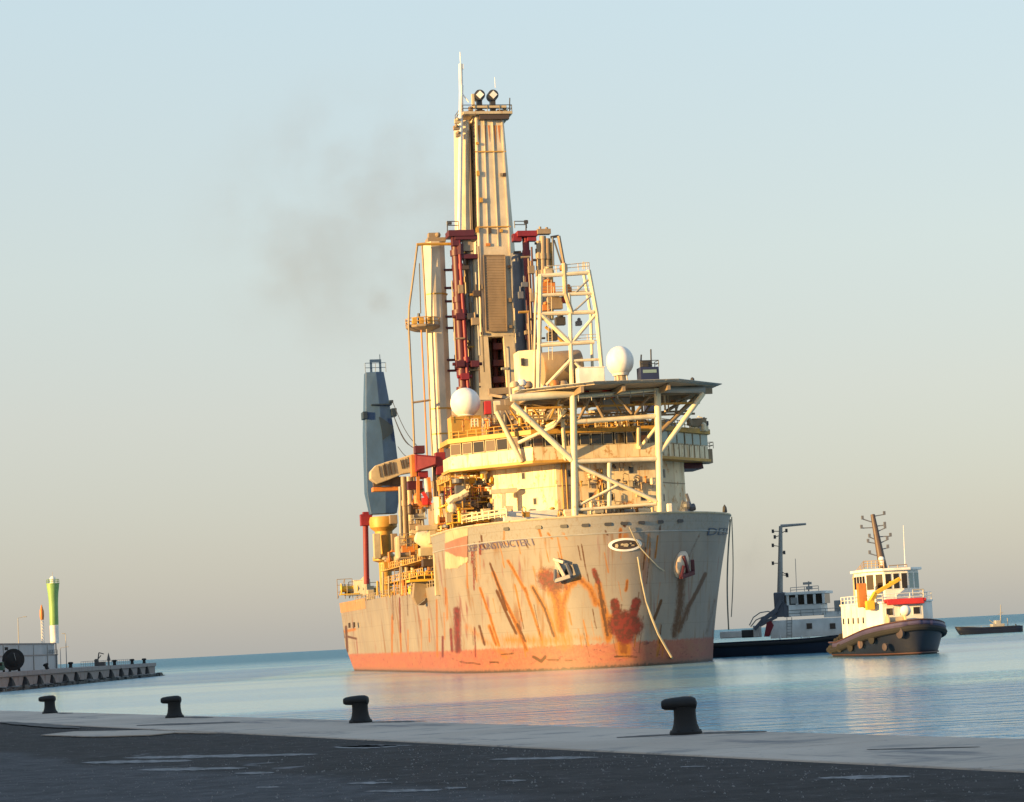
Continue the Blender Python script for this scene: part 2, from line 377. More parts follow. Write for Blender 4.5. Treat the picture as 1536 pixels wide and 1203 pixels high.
# ------------------------------------------------------------------ bollards
def bollard_mesh():
    mb = MB(); prof = [(.25, 0), (.25, .04), (.215, .07), (.185, .15), (.170, .26), (.170, .36), (.185, .42)]
    mb.lathe((0, 0, 0), prof, 20)
    # head: a fat horn that leans to one side
    n = 20; rs = []
    for k, (x0, r, zc, sq) in enumerate([(-.355, .02, .465, 1), (-.345, .06, .465, 1), (-.30, .082, .465, 1), (-.18, .095, .47, 1), (0, .108, .47, 1.0), (.11, .105, .47, 1), (.175, .08, .465, 1), (.195, .02, .46, 1)]):
        rs.append([mb.bm.verts.new((x0, r*1.75*math.cos(2*math.pi*i/n)*(1 if abs(x0) < .3 else .8), zc + r*math.sin(2*math.pi*i/n))) for i in range(n)])
    mb.skin(rs); return mb
def bolt_mesh():
    mb = MB()
    for k in range(6): a = k*math.pi/3; mb.tube((.22*math.cos(a), .22*math.sin(a), .04), (.22*math.cos(a), .22*math.sin(a), .07), .02, n=6)
    return mb
BOLL = [((1029, 1101.5), 'black iron bollard nearest the camera on the quay, below the ship\'s bow', 1.0), ((541, 1084), 'black iron bollard on the quay straight below the rusty ship\'s stern', 1.0),
        ((262, 1076.5), 'black iron bollard on the quay just right of the stone pier\'s tip', 1.0), ((75, 1070), 'smallest black iron bollard, farthest along the quay, below the lighthouse', 1.0)]
first = None
for (px, py), lab, sc in BOLL:
    p = G(px, py, QZ+.035)
    if first is None:
        first = thing('bollard', lab, 'bollard', p, R_(-4), 'mooring bollards along the quay edge')
        bo = bollard_mesh().build('bollard_body', 'iron', first, smooth=True); bt = bolt_mesh().build('anchor_bolts', 'iron', first)
    else:
        o = first.copy(); COL.objects.link(o); o.location = p; o['label'] = lab; o.rotation_euler = (0, 0, R_(random.uniform(-10, 4)))
        for ch in (bo, bt): c = ch.copy(); COL.objects.link(c); c.parent = o

# ------------------------------------------------------------------ added unseen ridges behind and left of the camera, shaped to shade quay and pier
def rock_mat():
    m, t, b = nodes('shade_ridge_rock'); n = tex(t, .05, (1, 1, 1), 6, .7); n2 = tex(t, .6, (1, 1, 1), 5)
    t.links.new(mixc(t, n2, mixc(t, n, (.10, .085, .06), (.22, .17, .12)), (.12, .10, .07)), b.inputs['Base Color']); b.inputs['Roughness'].default_value = .95; M['shade_ridge_rock'] = m
rock_mat()
def ridge(p0, p1, width, h, n=50, m=12):
    mb = MB(); p0, p1 = Vector(p0), Vector(p1); d = (p1-p0); nn = Vector((-d.y, d.x)).normalized(); rows = []
    for i in range(n+1):
        u = i/n; row = []
        for j in range(m+1):
            v = j/m*2-1; p = p0 + d*u + nn*(v*width/2); e_ = min(1, min(u, 1-u)*14)
            z = h*(1-abs(v)**1.6)*e_*(.93+.14*noise.noise(Vector((p.x*.03, p.y*.03, 0)))) + noise.noise(Vector((p.x*.15, p.y*.15, 3)))*.8
            row.append(mb.bm.verts.new((p.x, p.y, max(-.5, z) if 0 < j < m and 0 < i < n else -.5)))
        rows.append(row)
    for a, b in zip(rows, rows[1:]):
        for j in range(m): mb.face([a[j], a[j+1], b[j+1], b[j]])
    structure(mb.build('shade_ridge', 'shade_ridge_rock', smooth=True))
sh = Vector((.848, .530)); pr = Vector((.530, -.848))
ridge(-sh*150 - pr*190, -sh*150 + pr*120, 70, 40)
ridge((-205, 300), (-200, 660), 46, 25.5)

# ------------------------------------------------------------------ stone pier with its wall and lighthouse
PZ = 3.6
def pier_x(y): return -99.0 - (y-430)*.008
def stone_mat():
    m, t, b = nodes('pier_stone')
    c = t.nodes.new('ShaderNodeTexCoord'); s = t.nodes.new('ShaderNodeSeparateXYZ'); t.links.new(c.outputs['Object'], s.inputs[0])
    n = tex(t, .35, (1, 1, 1), 6, .7); st = tex(t, 1.5, (1, .4, .25), 4)
    col = mixc(t, n, (.20, .175, .165), (.34, .31, .30)); col = mixc(t, ramp(t, st, .55, .7), col, (.17, .12, .11))
    zz = t.nodes.new('ShaderNodeMath'); zz.operation = 'MULTIPLY_ADD'; t.links.new(n, zz.inputs[0]); zz.inputs[1].default_value = 1.2; t.links.new(s.outputs['Z'], zz.inputs[2])
    col = mixc(t, ramp(t, zz.outputs[0], 1.5, 1.1), col, (.03, .035, .035)); t.links.new(col, b.inputs['Base Color']); b.inputs['Roughness'].default_value = .9; M['pier_stone'] = m
stone_mat()
def wall_mat():
    m, t, b = nodes('wall_plaster'); n = tex(t, .3, (1, 1, .4), 5); t.links.new(mixc(t, n, (.34, .35, .36), (.50, .51, .52)), b.inputs['Base Color']); b.inputs['Roughness'].default_value = .9; M['wall_plaster'] = m
wall_mat()
Y0, Y1 = 380, 640
mb = MB(); n = 40
sec = [(-60, -1), (-60, PZ), (-1.2, PZ), (-1.2, PZ+.0), (0, PZ), (0, PZ-.9), (-.35, PZ-.95), (-.35, .9), (.3, .4), (.9, -1)]
rs = []
for i in range(n+1):
    y = Y0 + (Y1-Y0)*i/n; rs.append([mb.bm.verts.new((pier_x(y)+x_*(1 if x_ > -50 else 1), y, z_)) for x_, z_ in sec])
mb.skin(rs); structure(mb.build('pier', 'pier_stone'))
rb = MB()
for i in range(620):
    y = random.uniform(Y0, Y1+3); s_ = random.uniform(.35, 1.15); x_ = pier_x(y) + random.uniform(.2, 1.8)
    if y > Y1: x_ -= random.uniform(0, 8)
    r0 = len(rb.bm.verts); rb.ball((x_, y, random.uniform(-.2, .45)), s_, 6, (1, random.uniform(.8, 1.6), random.uniform(.5, .9)))
    rb.bm.verts.ensure_lookup_table()
    for v in list(rb.bm.verts)[r0:]: v.co += Vector([random.uniform(-.14, .14) for _ in range(3)])
paint('iron_stain', (.1, .1, .1), .1)
paint('seaweed_rock', (.035, .04, .042), .1, rustcol=(.12, .11, .10)); paint('palerock', (.2, .2, .2), .1)
structure(rb.build('rocks', 'seaweed_rock'), 'stuff')
# fenders hung on the pier face
fd = None; PXS = [17, 38, 60, 79, 98, 115, 134, 151, 167, 182, 196, 209, 221]
for k, px in enumerate(PXS):
    d = ray(px, 1010); # meet the pier face
    y = 300.0
    for _ in range(30): y = pier_x(y)*d.y/d.x
    lab = ['black tyre fender nearest the camera, hung on the stone pier', 'black tyre fender on the pier face between its neighbours', 'black tyre fender farthest out at the pier\'s tip'][0 if k == 0 else 2 if k == len(PXS)-1 else 1]
    if fd is None:
        mb = MB(); rs = []
        for zz_, w_, th in ((-.3, 2.6, .7), (.2, 2.5, .8), (.9, 1.7, .75), (1.7, .7, .6), (2.3, .25, .3)): rs.append([mb.bm.verts.new((x_, y_, zz_)) for x_, y_ in ((-.05, -w_), (th, -w_*.8), (th, w_*.8), (-.05, w_))])
        mb.skin(rs); fd = mb.build('pier_fender', 'rubber', bevel=.08); o = fd
    else: o = fd.copy(); COL.objects.link(o)
    o.location = (pier_x(y)-.3, y, .45); o.scale = (random.uniform(.8, 1.15), random.uniform(.65, 1.15), random.uniform(.8, 1.1)); tag(o, lab, 'fender', 'tyre fenders along the stone pier')
# wall
wx = lambda y: pier_x(y) - 8.5
t_ = thing('harbour_wall', 'long grey two-tier harbour wall on the stone pier, below the lighthouse', 'wall', (wx(540), 540, PZ))
LW = 160
mb = MB(); mb.span((-4, -LW, -.1), (0, 4, 3.1)); mb.build('lower_wall', 'wall_plaster', t_, bevel=.05)
mb = MB(); mb.span((-4, -LW, 3.1), (-.7, 4.3, 5.7)); mb.build('upper_wall', 'wall_plaster', t_, bevel=.05)
mb = MB(); mb.span((-.75, -LW, 3.1), (.12, 4.1, 3.32)); mb.build('ledge', 'pier_stone', t_)
mb = MB(); mb.span((-4.2, -LW, 5.7), (-.5, 4.5, 5.92)); mb.build('coping', 'pier_stone', t_)
mb = MB(); mb.ladder((.25, 1.2, 0), (.25, 1.2, 5.9), .7, .06, (0, 1, 0)); mb.rail([(.1, -8, 3.3), (.1, 3.5, 3.3)], 1.0, .05); mb.build('railing', 'dark', t_)
mb = MB()
for k in range(10): mb.tube((.12, -8-k*15, 0), (.12, -8-k*15, 5.7), .12)
mb.build('drainpipe', 'grey', t_)
# lighthouse
lp = D(82, 962, 546)
lp.z = PZ+5.92
L = thing('lighthouse', 'slender lime green and white lighthouse tower at the end of the harbour wall', 'lighthouse', lp)
s_ = 546/F
mb = MB(); mb.lathe((0, 0, -.1), [(1.0, 0), (1.0, 27*s_)], 28); mb.build('base', 'clean_white', L, smooth=True)
mb = MB(); mb.lathe((0, 0, 0), [(1.02, 27*s_), (1.02, 42*s_), (1.06, 60*s_), (1.2, 74*s_), (1.42, 84*s_), (1.46, 88*s_)], 28); mb.build('tower', 'limegreen', L, smooth=True)
mb = MB(); mb.lathe((0, 0, 0), [(1.55, 88*s_), (1.55, 89*s_)], 28); mb.rail([(1.45*math.cos(a*math.pi/6), 1.45*math.sin(a*math.pi/6), 89*s_) for a in range(13)], .9, .04, 1); gal = mb.build('gallery', 'limegreen', L)
mb = MB(); mb.lathe((0, 0, 0), [(.62, 89*s_), (.62, 95*s_), (.72, 95.2*s_), (.68, 97*s_), (.4, 99*s_), (.05, 100*s_)], 16); mb.build('lantern', 'clean_white', L, smooth=True)
mb = MB(); mb.tube((0, 0, 100*s_), (0, 0, 106*s_), .05); mb.build('antenna', 'grey', L)
# things along the pier
def pp(px, py, y, z=None): p = D(px, py, y); p.z = PZ if z is None else z; return p
b = pp(64, 962, 540); b.z = PZ+5.92
t_ = thing('beacon_mast', 'white lattice mast with an orange red beacon head left of the lighthouse', 'beacon', b); s_ = 540/F
mb = MB()
for a in (0, 1, 2): mb.tube((.35*math.cos(a*2.1), .35*math.sin(a*2.1), -.1), (.3*math.cos(a*2.1), .3*math.sin(a*2.1), 38*s_), .07)
for k in range(8):
    z = k*38*s_/8; mb.beam((.33, 0, z), (-.17, .28, z+.7), .06); mb.beam((-.17, .28, z), (-.17, -.28, z+.7), .06); mb.beam((-.17, -.28, z), (.33, 0, z+.7), .06)
mb.build('lattice_pole', 'clean_white', t_)
mb = MB(); mb.lathe((0, 0, 38*s_), [(.42, -.4), (.52, .6), (.5, 1.6), (.35, 2.1), (.1, 3.0)], 12); mb.build('beacon_head', 'red' if False else 'orange', t_, smooth=True)
def lamp(px, py, y, hpx, arm, lab, base=None):
    b = pp(px, py, y); b.z = base; h = hpx*y/F
    t_ = thing('street_lamp', lab, 'street lamp', b)
    mb = MB(); mb.tube((0, 0, -.05), (0, 0, h), .11, .07); mb.tube((0, 0, h), (arm, 0, h+.25), .05); mb.build('lamp_post', 'grey', t_)
    mb = MB(); mb.box((arm, 0, h+.22), (.8, .35, .16)); mb.build('lamp_head', 'grey', t_, bevel=.04)
lamp(28, 962, 500, 37, 1.5, 'thin grey lamp post with a short arm above the harbour wall', PZ+5.92)
lamp(100, 1000, 541, 50, -.5, 'dark lamp post standing at the seaward end of the harbour wall', PZ)
lamp(90, 960, 556, 30, 1.6, 'faint lamp post with a raised arm just right of the lighthouse', PZ)
# big black rubber fender
b = pp(35, 1000, 470)
b.x = pier_x(470) - 3.2
t_ = thing('rubber_fender', 'huge round black rubber fender parked on the pier in front of the wall', 'fender', b, R_(12))
mb = MB(); mb.lathe((0, -1.7, 2.35), [(.5, -.3), (1.3, -.1), (1.95, .35), (2.1, 1.0), (2.1, 2.4), (1.95, 3.05), (1.3, 3.5), (.5, 3.7)], 24, (0, 1, 0)); mb.build('fender_body', 'rubber', t_, smooth=True)
for x_ in (-.75, 1.05):
    for y_ in (-1.1, 1.3): mb = MB(); mb.box((x_, y_, .45), (.55, .5, 1.0), 0, .8); mb.build('support', 'rubber', t_)
mb = MB()
for k in range(5): mb.lathe((0, -1.5+k*.75, 2.35), [(2.02, -.12), (2.2, -.06), (2.2, .06), (2.02, .12)], 24, (0, 1, 0))
mb.tube((-1.3, -1.6, 4.3), (-1.3, -1.6, 4.9), .35); mb.build('tyre_net', 'rubber', t_)
mb = MB(); mb.beam((.15, -2.05, 3.7), (.5, -2.05, 2.2), .42, .08); mb.build('end_plate', 'grey', t_)
# green van half out of the frame
b = pp(-1, 1000, 462); b.x = pier_x(462)-4.3
t_ = thing('parked_van', 'small green van parked against the harbour wall at the picture\'s edge', 'van', b, R_(8))
paint('van_green', (.03, .09, .06), .05)
mb = MB(); mb.prism([(-.9, -2.1), (.9, -2.1), (.9, 2.1), (-.9, 2.1)], .35, 1.2); mb.prism([(-.85, -2.05), (.85, -2.05), (.85, 1.2), (-.85, 1.2)], 1.2, 2.0, .92); mb.build('body', 'van_green', t_, bevel=.08)
mb = MB(); mb.span((-.7, -2.09, 1.3), (.7, -2.0, 1.8)); mb.build('window', 'glass', t_)
for x_ in (-.8, .8):
    for y_ in (-1.4, 1.4): mb = MB(); mb.lathe((x_-.1, y_, .33), [(.2, 0), (.33, .02), (.33, .2), (.2, .22)], 14, (1, 0, 0)); mb.build('wheel', 'rubber', t_)
# bollards and a small derrick at the pier's head
pb = None
for k, (px, y, lab) in enumerate([(71, 500, 'leaning dark bollard on the pier below the lighthouse'), (106, 540, 'small dark bollard on the pier past the wall\'s end'), (172, 575, 'dark bollard on the pier right beside the small hoist'), (202, 602, 'dark bollard on the pier, inner one of the last two'), (218, 622, 'dark bollard on the pier nearest to its tip')]):
    p = Vector((pier_x(y)-.9, y, PZ))
    dd = ray(px, 1000); p.x = y*dd.x/dd.y
    if p.x > pier_x(y)-.5: p.x = pier_x(y)-.5
    if pb is None:
        mb = MB(); mb.lathe((0, 0, 0), [(.5, 0), (.42, .15), (.38, .8), (.6, .95), (.62, 1.2), (.4, 1.35)], 12); pb = mb.build('pier_bollard', 'iron', smooth=True); o = pb; o.rotation_euler = (0, R_(-18), 0)
    else: o = pb.copy(); COL.objects.link(o); o.rotation_euler = (0, 0, 0)
    o.location = p; tag(o, lab, 'bollard', 'bollards on the stone pier')
y = 580; dd = ray(150, 990); b = Vector((min(y*dd.x/dd.y, pier_x(y)-1.4), y, PZ))
t_ = thing('hoist', 'small dark hoist and winch standing on the pier near its tip', 'hoist', b)
mb = MB(); mb.box((0, 0, .5), (2.6, 1.6, 1.0)); mb.lathe((-.9, 0, 1.3), [(.5, -.6), (.5, .6)], 12, (0, 1, 0)); mb.build('winch', 'dark', t_, bevel=.05)
mb = MB(); mb.beam((-.6, 0, 1), (-.2, 0, 3.3), .25); mb.beam((-.2, 0, 3.3), (1.0, 0, 2.9), .22); mb.beam((-1.1, 0, 1), (.3, 0, 2.6), .2); mb.build('jib', 'dark', t_)
dd = ray(163, 990); b = Vector((min(586*dd.x/dd.y, pier_x(586)-.8), 586, PZ))
t_ = thing('signal_post', 'short pointed dark signal post between hoist and bollard on the pier', 'post', b)
mb = MB(); mb.tube((0, 0, 0), (0, 0, 2.0), .2, .16); mb.lathe((0, 0, 1.2), [(.5, 0), (.3, .9), (.02, 2.0)], 8); mb.build('post_body', 'dark', t_)
y0 = 560
t_ = thing('pier_railing', 'thin dark railing along the outer end of the stone pier', 'railing', (pier_x(y0)-6, y0, PZ))
mb = MB(); mb.rail([(0, 0, 0), (-.3, 40, 0), (-.6, 78, 0)], 1.3, .05, 3); mb.build('rail', 'grey', t_)
# ------------------------------------------------------------------ the rusty drillship
SB = Vector((15.63, 330.2, 0)); PHI = R_(11.4)
A_ = Vector((-math.sin(PHI), math.cos(PHI), 0)); T_ = Vector((math.cos(PHI), math.sin(PHI), 0))
SHIP = thing('drillship', 'huge rust-streaked offshore drillship with tall tan tower, seen from the bow', 'ship', SB, PHI)
def loc(w): d = w - SB; return Vector((d.dot(T_), d.dot(A_), d.z))
def glob(l): return SB + T_*l.x + A_*l.y + Vector((0, 0, l.z))
EL = loc(Vector((0, 0, EYE)))
def P(px, py, s, dt=0.0, dz=0.0):       # photo point on the ship's frame s metres aft of the stem
    d = ray(px, py); dl = Vector((d.dot(T_), d.dot(A_), d.z)); k = (s-EL.y)/dl.y
    p = EL + dl*k; return Vector((p.x+dt, s, p.z+dz))
def PT(px, py, tt):                     # photo point on the fore-and-aft plane tt
    d = ray(px, py); dl = Vector((d.dot(T_), d.dot(A_), d.z)); k = (tt-EL.x)/dl.x; return EL + dl*k
ZD, ZF, LS = 13.8, 21.5, 176.0
def s0(z): return 2.2*(1-min(1, z/ZF))
def hw(s, z):                            # half breadth of the hull
    k = max(0, min(1, z/ZF))**1.4
    u1 = min(1, max(0, (s-s0(z))/32)); w1 = 21.5*(1-(1-u1)**2.8)**.56
    u0 = min(1, max(0, (s-s0(z))/46)); w0 = 19.7*(1-(1-u0)**3)**.62
    f = 1.0 if s < 46 else 1.0
    w = w0*(1-k) + w1*k
    return w*(1 - .028*min(1, max(0, (s-46)/30)))
def hull():
    mb = MB(); zs = [-1.0] + [i*.22 for i in range(0, 98)]; zs = [z for z in zs if z < ZF] + [ZF]
    S_ = [46*(i/230)**2.0 for i in range(231)] + [46 + (LS-46)*(i/200) for i in range(1, 201)]
    lv = {}
    def V(side, i, j):
        s, z = S_[i], zs[j]; se = s0(z) + s if s < 46 else s
        if s >= 46: se = s
        else: se = s0(z) + s*(46-s0(z))/46
        ztop = ZF if se < 43 else ZD
        zz = min(z, ztop) if se >= 43 else z
        # raked stern: hull ends earlier near the water
        if i == len(S_)-1: pass
        se2 = se if se < 150 else 150 + (se-150)*(1 - .45*max(0, 1-zz/5.0))
        w = hw(se, zz)
        return mb.bm.verts.new((side*w, se2, zz))
    for side in (-1, 1):
        g = [[V(side, i, j) for j in range(len(zs))] for i in range(len(S_))]
        for i in range(len(S_)-1):
            for j in range(len(zs)-1):
                mid = (S_[i]+S_[i+1])/2
                if mid > 43 and zs[j] >= ZD: continue
                mb.face([g[i][j], g[i+1][j], g[i+1][j+1], g[i][j+1]])
        lv[side] = g
    # transom, decks, break of the forecastle
    a, b = lv[-1][-1], lv[1][-1]
    jt = max(j for j in range(len(zs)) if zs[j] <= ZD+.22)
    for j in range(jt): mb.face([a[j], b[j], b[j+1], a[j+1]])
    bmesh.ops.remove_doubles(mb.bm, verts=mb.bm.verts, dist=.004)
    return mb
hm = hull()
hull_o = hm.build('hull', 'hull_paint', SHIP, smooth=True)
hme = hull_o.data
BV = BVHTree.FromPolygons([v.co.copy() for v in hme.vertices], [tuple(p.vertices) for p in hme.polygons])
def H(px, py):
    for k in range(40):
        for dx, dy in ((0, 0), (0, 1), (1, 0), (1, 1), (-1, 0), (0, -1)):
            r = H0(px+dx*k*.7, py+dy*k*.7)
            if r[0] is not None: return r
    raise ValueError(('off the hull', px, py))
def H0(px, py):                          # where the photo's pixel meets the hull (ship frame)
    d = ray(px, py); dl = Vector((d.dot(T_), d.dot(A_), d.z)).normalized()
    r = BV.ray_cast(EL, dl, 2000); return (r[0], r[1] if r[1].dot(dl) < 0 else -r[1]) if r[0] else (None, None)
# stains: measured runs of rust (photo points), carried by the hull itself
ST = [  # points, half width px, channel (0 orange, 1 brown, 2 red), strength
 ([(740, 859), (757, 900), (775, 938), (790, 975)], 3.2, 0, .9), ([(735, 845), (748, 880), (760, 915)], 2.0, 1, .8), ([(762, 841), (789, 888), (812, 958)], 2.8, 0, .75), ([(765, 846), (772, 858)], 2.5, 0, .8),
 ([(799, 881), (817, 913), (831, 955)], 2.4, 1, .75), ([(799, 881), (820, 918), (836, 960)], 4.0, 0, .6), ([(788, 882), (791, 893)], 3, 0, .8), ([(745, 886), (762, 925), (774, 950)], 2.6, 1, .8), ([(776, 936), (788, 962)], 2.2, 1, .75),
 ([(822, 868), (834, 872)], 13, 2, .62), ([(826, 872), (836, 900), (840, 925), (842, 945)], 9, 0, .75), ([(815, 862), (822, 866)], 7, 0, .75), ([(842, 935), (845, 905), (852, 880), (869, 868), (886, 884), (894, 905)], 5, 0, .72), ([(848, 960), (836, 940)], 13, 0, .50),
 ([(891, 856), (896, 873)], 3.4, 1, .95), ([(891, 856), (897, 873)], 3.4, 2, .6), ([(898, 875), (904, 912), (911, 953)], 2.8, 1, .7), ([(898, 878), (905, 912), (912, 958)], 5, 0, .75), ([(941, 871), (939, 886)], 3, 0, .8),
 ([(922, 904), (926, 928)], 5, 2, 1), ([(955, 903), (948, 926)], 5, 2, 1), ([(930, 938), (946, 938)], 13.5, 2, 1.05), ([(938, 932), (938, 950)], 12, 2, .9), ([(934, 955), (936, 975)], 9, 0, .9), ([(952, 905), (949, 920)], 2.2, 1, .9), ([(924, 908), (926, 918)], 2.2, 1, .8), ([(918, 925), (915, 955)], 4, 0, .7),
 ([(1022, 866), (1020, 910), (1012, 952)], 8, 1, .62), ([(1058, 861), (1046, 886), (1034, 908)], 3.4, 1, .85), ([(1034, 908), (1018, 945)], 6, 1, .6), ([(992, 901), (981, 930)], 2.6, 1, .9), ([(1072, 900), (1060, 950)], 4, 1, .35), ([(1050, 800), (1030, 842)], 2.5, 1, .35),
 ([(720, 882), (735, 925), (749, 969)], 2.4, 0, .75), ([(719, 939), (727, 967)], 2.4, 1, .7), ([(734, 939), (744, 967)], 3.2, 0, .8), ([(722, 803), (723, 815), (728, 823)], 2.2, 1, .7), ([(728, 823), (740, 822)], 1.4, 1, .5),
 ([(685, 915), (687, 975)], 4.2, 2, .60), ([(676, 944), (678, 976)], 2.5, 2, .6), ([(588, 925), (588, 983)], 1.6, 0, .7), ([(600, 907), (601, 980)], 1.3, 0, .6), ([(664, 955), (664, 985)], 2, 2, .6), ([(655, 900), (656, 985)], 1.8, 0, .7),
 ([(519, 940), (521, 978)], 2.2, 1, .9), ([(512, 938), (516, 956)], 2.0, 1, .8), ([(522, 955), (534, 958)], 2.2, 1, .7), ([(514, 948), (532, 944)], 3, 0, .6), ([(612, 945), (612, 980)], 1.5, 0, .5), ([(632, 930), (632, 980)], 1.2, 0, .5),
 ([(808, 792), (812, 806)], 2.4, 0, .9), ([(822, 800), (828, 808)], 2.2, 0, .8), ([(908, 796), (911, 802)], 2.2, 1, .6), ([(931, 794), (930, 806)], 3.0, 0, .95), ([(933, 784), (938, 790)], 2.2, 1, .8), ([(990, 789), (990, 797)], 2.2, 1, .7), ([(756, 797), (756, 815)], 1.8, 0, .7), ([(785, 808), (792, 822)], 2.0, 1, .6), ([(845, 800), (850, 808)], 2, 0, .6),
 ([(938, 806), (938, 818)], 7, 0, .5), ([(755, 815), (770, 818)], 2, 0, .5), ([(810, 905), (800, 850)], 2.2, 0, .4), ([(700, 940), (760, 985)], 5, 0, .35), ([(760, 960), (850, 962)], 8, 0, .45), ([(860, 955), (910, 960)], 5, 0, .35),
 ([(800, 985), (812, 992), (818, 985)], 3, 1, .8), ([(822, 990), (838, 990)], 2, 1, .7), ([(848, 990), (858, 990)], 1.6, 1, .8), ([(922, 985), (955, 985)], 1.4, 1, .8), ([(690, 993), (720, 996)], 1.5, 1, .7), ([(735, 993), (748, 994)], 1.5, 1, .8), ([(752, 982), (770, 980)], 2, 1, .6)]
for i in range(70):
    x_ = random.uniform(560, 1040); y_ = random.choice([random.uniform(800, 830), random.uniform(850, 960), random.uniform(890, 960)]); l_ = random.uniform(14, 60)
    ST.append(([(x_, y_), (x_ + l_*.09*(1 if x_ < 930 else -.6)*(2.2 if x_ > 720 else .3), min(985, y_+l_))], random.uniform(.9, 1.7), random.choice([0, 0, 1, 0, 2 if x_ < 720 else 1]), random.uniform(.45, .85)))
ca = hme.color_attributes.new('stain', 'FLOAT_COLOR', 'POINT')
buf = [0.0]*(4*len(hme.vertices))
SEG = []
for pts, w_, ch, st in ST:
    xs = [p[0] for p in pts]; ys = [p[1] for p in pts]; m_ = w_*1.7
    SEG.append((min(xs)-m_, max(xs)+m_, min(ys)-m_, max(ys)+m_, pts, w_, ch, st))
for i, v in enumerate(hme.vertices):
    if v.co.z < -.5 or v.co.x > 20.9: continue
    px, py = proj(glob(v.co)); col = [0, 0, 0]
    # only the faces turned to the photographer carry these runs
    for x0, x1, y0, y1, pts, w_, ch, st in SEG:
        if not (x0 <= px <= x1 and y0 <= py <= y1): continue
        best = 1e9
        for (ax, ay), (bx, by) in zip(pts, pts[1:]):
            dx, dy = bx-ax, by-ay; u = max(0, min(1, ((px-ax)*dx+(py-ay)*dy)/(dx*dx+dy*dy+1e-6)))
            best = min(best, math.hypot(px-ax-dx*u, py-ay-dy*u))
        w_ = w_*(.62 if ch == 1 or w_ < 3.3 else .9); q_ = best/(w_*1.9)
        if q_ < 1: col[ch] = max(col[ch], min(1.05, st*1.2)*(1-q_)**.7)
    buf[4*i:4*i+4] = (*col, 1.0)
ca.data.foreach_set('color', buf)

def deckplan(z, a, b, n=30, inset=.25):
    ss = [a + (b-a)*(i/n)**1.6 for i in range(n+1)]
    return [(hw(s, z)-inset, s) for s in ss] + [(-hw(s, z)+inset, s) for s in ss[::-1]]
paint('deck_green', (.10, .12, .10), .5)
mb = MB(); mb.prism(deckplan(19.9, .6, 43), 19.6, 19.95); mb.build('forecastle_deck', 'deck_green', SHIP)
mb = MB(); mb.prism(deckplan(ZD, 43.5, LS-.3), ZD-.9, ZD-.55); mb.build('main_deck', 'deck_green', SHIP)
mb = MB(); mb.span((-hw(43, 17)+.3, 42.6, ZD-.6), (hw(43, 17)-.3, 43.1, 19.9)); mb.build('forecastle_bulkhead', 'tan', SHIP)
# bulwark cap and knuckle strake
def along(z, a, b, side, n=60, off=0.0):
    return [Vector((side*(hw(s0(z)+s, z)+off), s0(z)+s, z)) for s in [a + (b-a)*(i/n)**1.7 for i in range(n+1)]]
cap = along(ZF+.05, 0, 43, -1)[::-1] + along(ZF+.05, 0, 43, 1)[1:]
mb = MB(); mb.path(cap, .16, 6); mb.build('bulwark_cap', 'cream', SHIP, smooth=True)
kn = along(18.95, 0, 43, -1, off=.02)[::-1] + along(18.95, 0, 43, 1, off=.02)[1:]
mb = MB(); mb.path(kn, .10, 6); mb.build('rubbing_strake', 'grey', SHIP, smooth=True)
mb = MB(); mb.span((-hw(43, 18)-.12, 42.3, 12.2), (-hw(43, 18)+.8, 43.4, ZF+.3)); mb.build('corner_post', 'cream', SHIP, bevel=.08)
# sunlit glow on the bulwark shoulder, painted as a pale sheet with a faded red patch
def patch_on_hull(rows, name, mat, off=.05):
    mb = MB(); g = []
    for row in rows:
        r_ = []
        for px, py in row:
            p, n_ = H(px, py)
            if p is None: p, n_ = H(px+1.5, py+1)
            r_.append(mb.bm.verts.new(p + n_*off))
        g.append(r_)
    for a, b in zip(g, g[1:]):
        for i in range(len(a)-1): mb.face([a[i], a[i+1], b[i+1], b[i]])
    return mb.build(name, mat, SHIP)
def lerp(a, b, u): return a + (b-a)*u
def quadpatch(top, bot, nx, ny, jag=0.0):
    rows = []
    for j in range(ny+1):
        v = j/ny; row = []
        for i in range(nx+1):
            u = i/nx
            def at(pl): k = u*(len(pl)-1); i0 = min(int(k), len(pl)-2); f = k-i0; return (lerp(pl[i0][0], pl[i0+1][0], f), lerp(pl[i0][1], pl[i0+1][1], f))
            a, b = at(top), at(bot); jj = random.uniform(-jag, jag) if j == ny else 0
            row.append((lerp(a[0], b[0], v), lerp(a[1], b[1], v)+jj))
        rows.append(row)
    return rows
patch_on_hull(quadpatch([(668, 797), (685, 793), (702, 792)], [(668, 853), (684, 853), (702, 842)], 24, 26, 1.5), 'shoulder_sunlit_patch', 'cream')
paint('faded_red', (.30, .15, .11), .6)
patch_on_hull(quadpatch([(668, 815), (685, 808), (702, 803)], [(668, 826), (685, 834), (702, 836)], 24, 14, .8), 'faded_emblem', 'faded_red', .09)
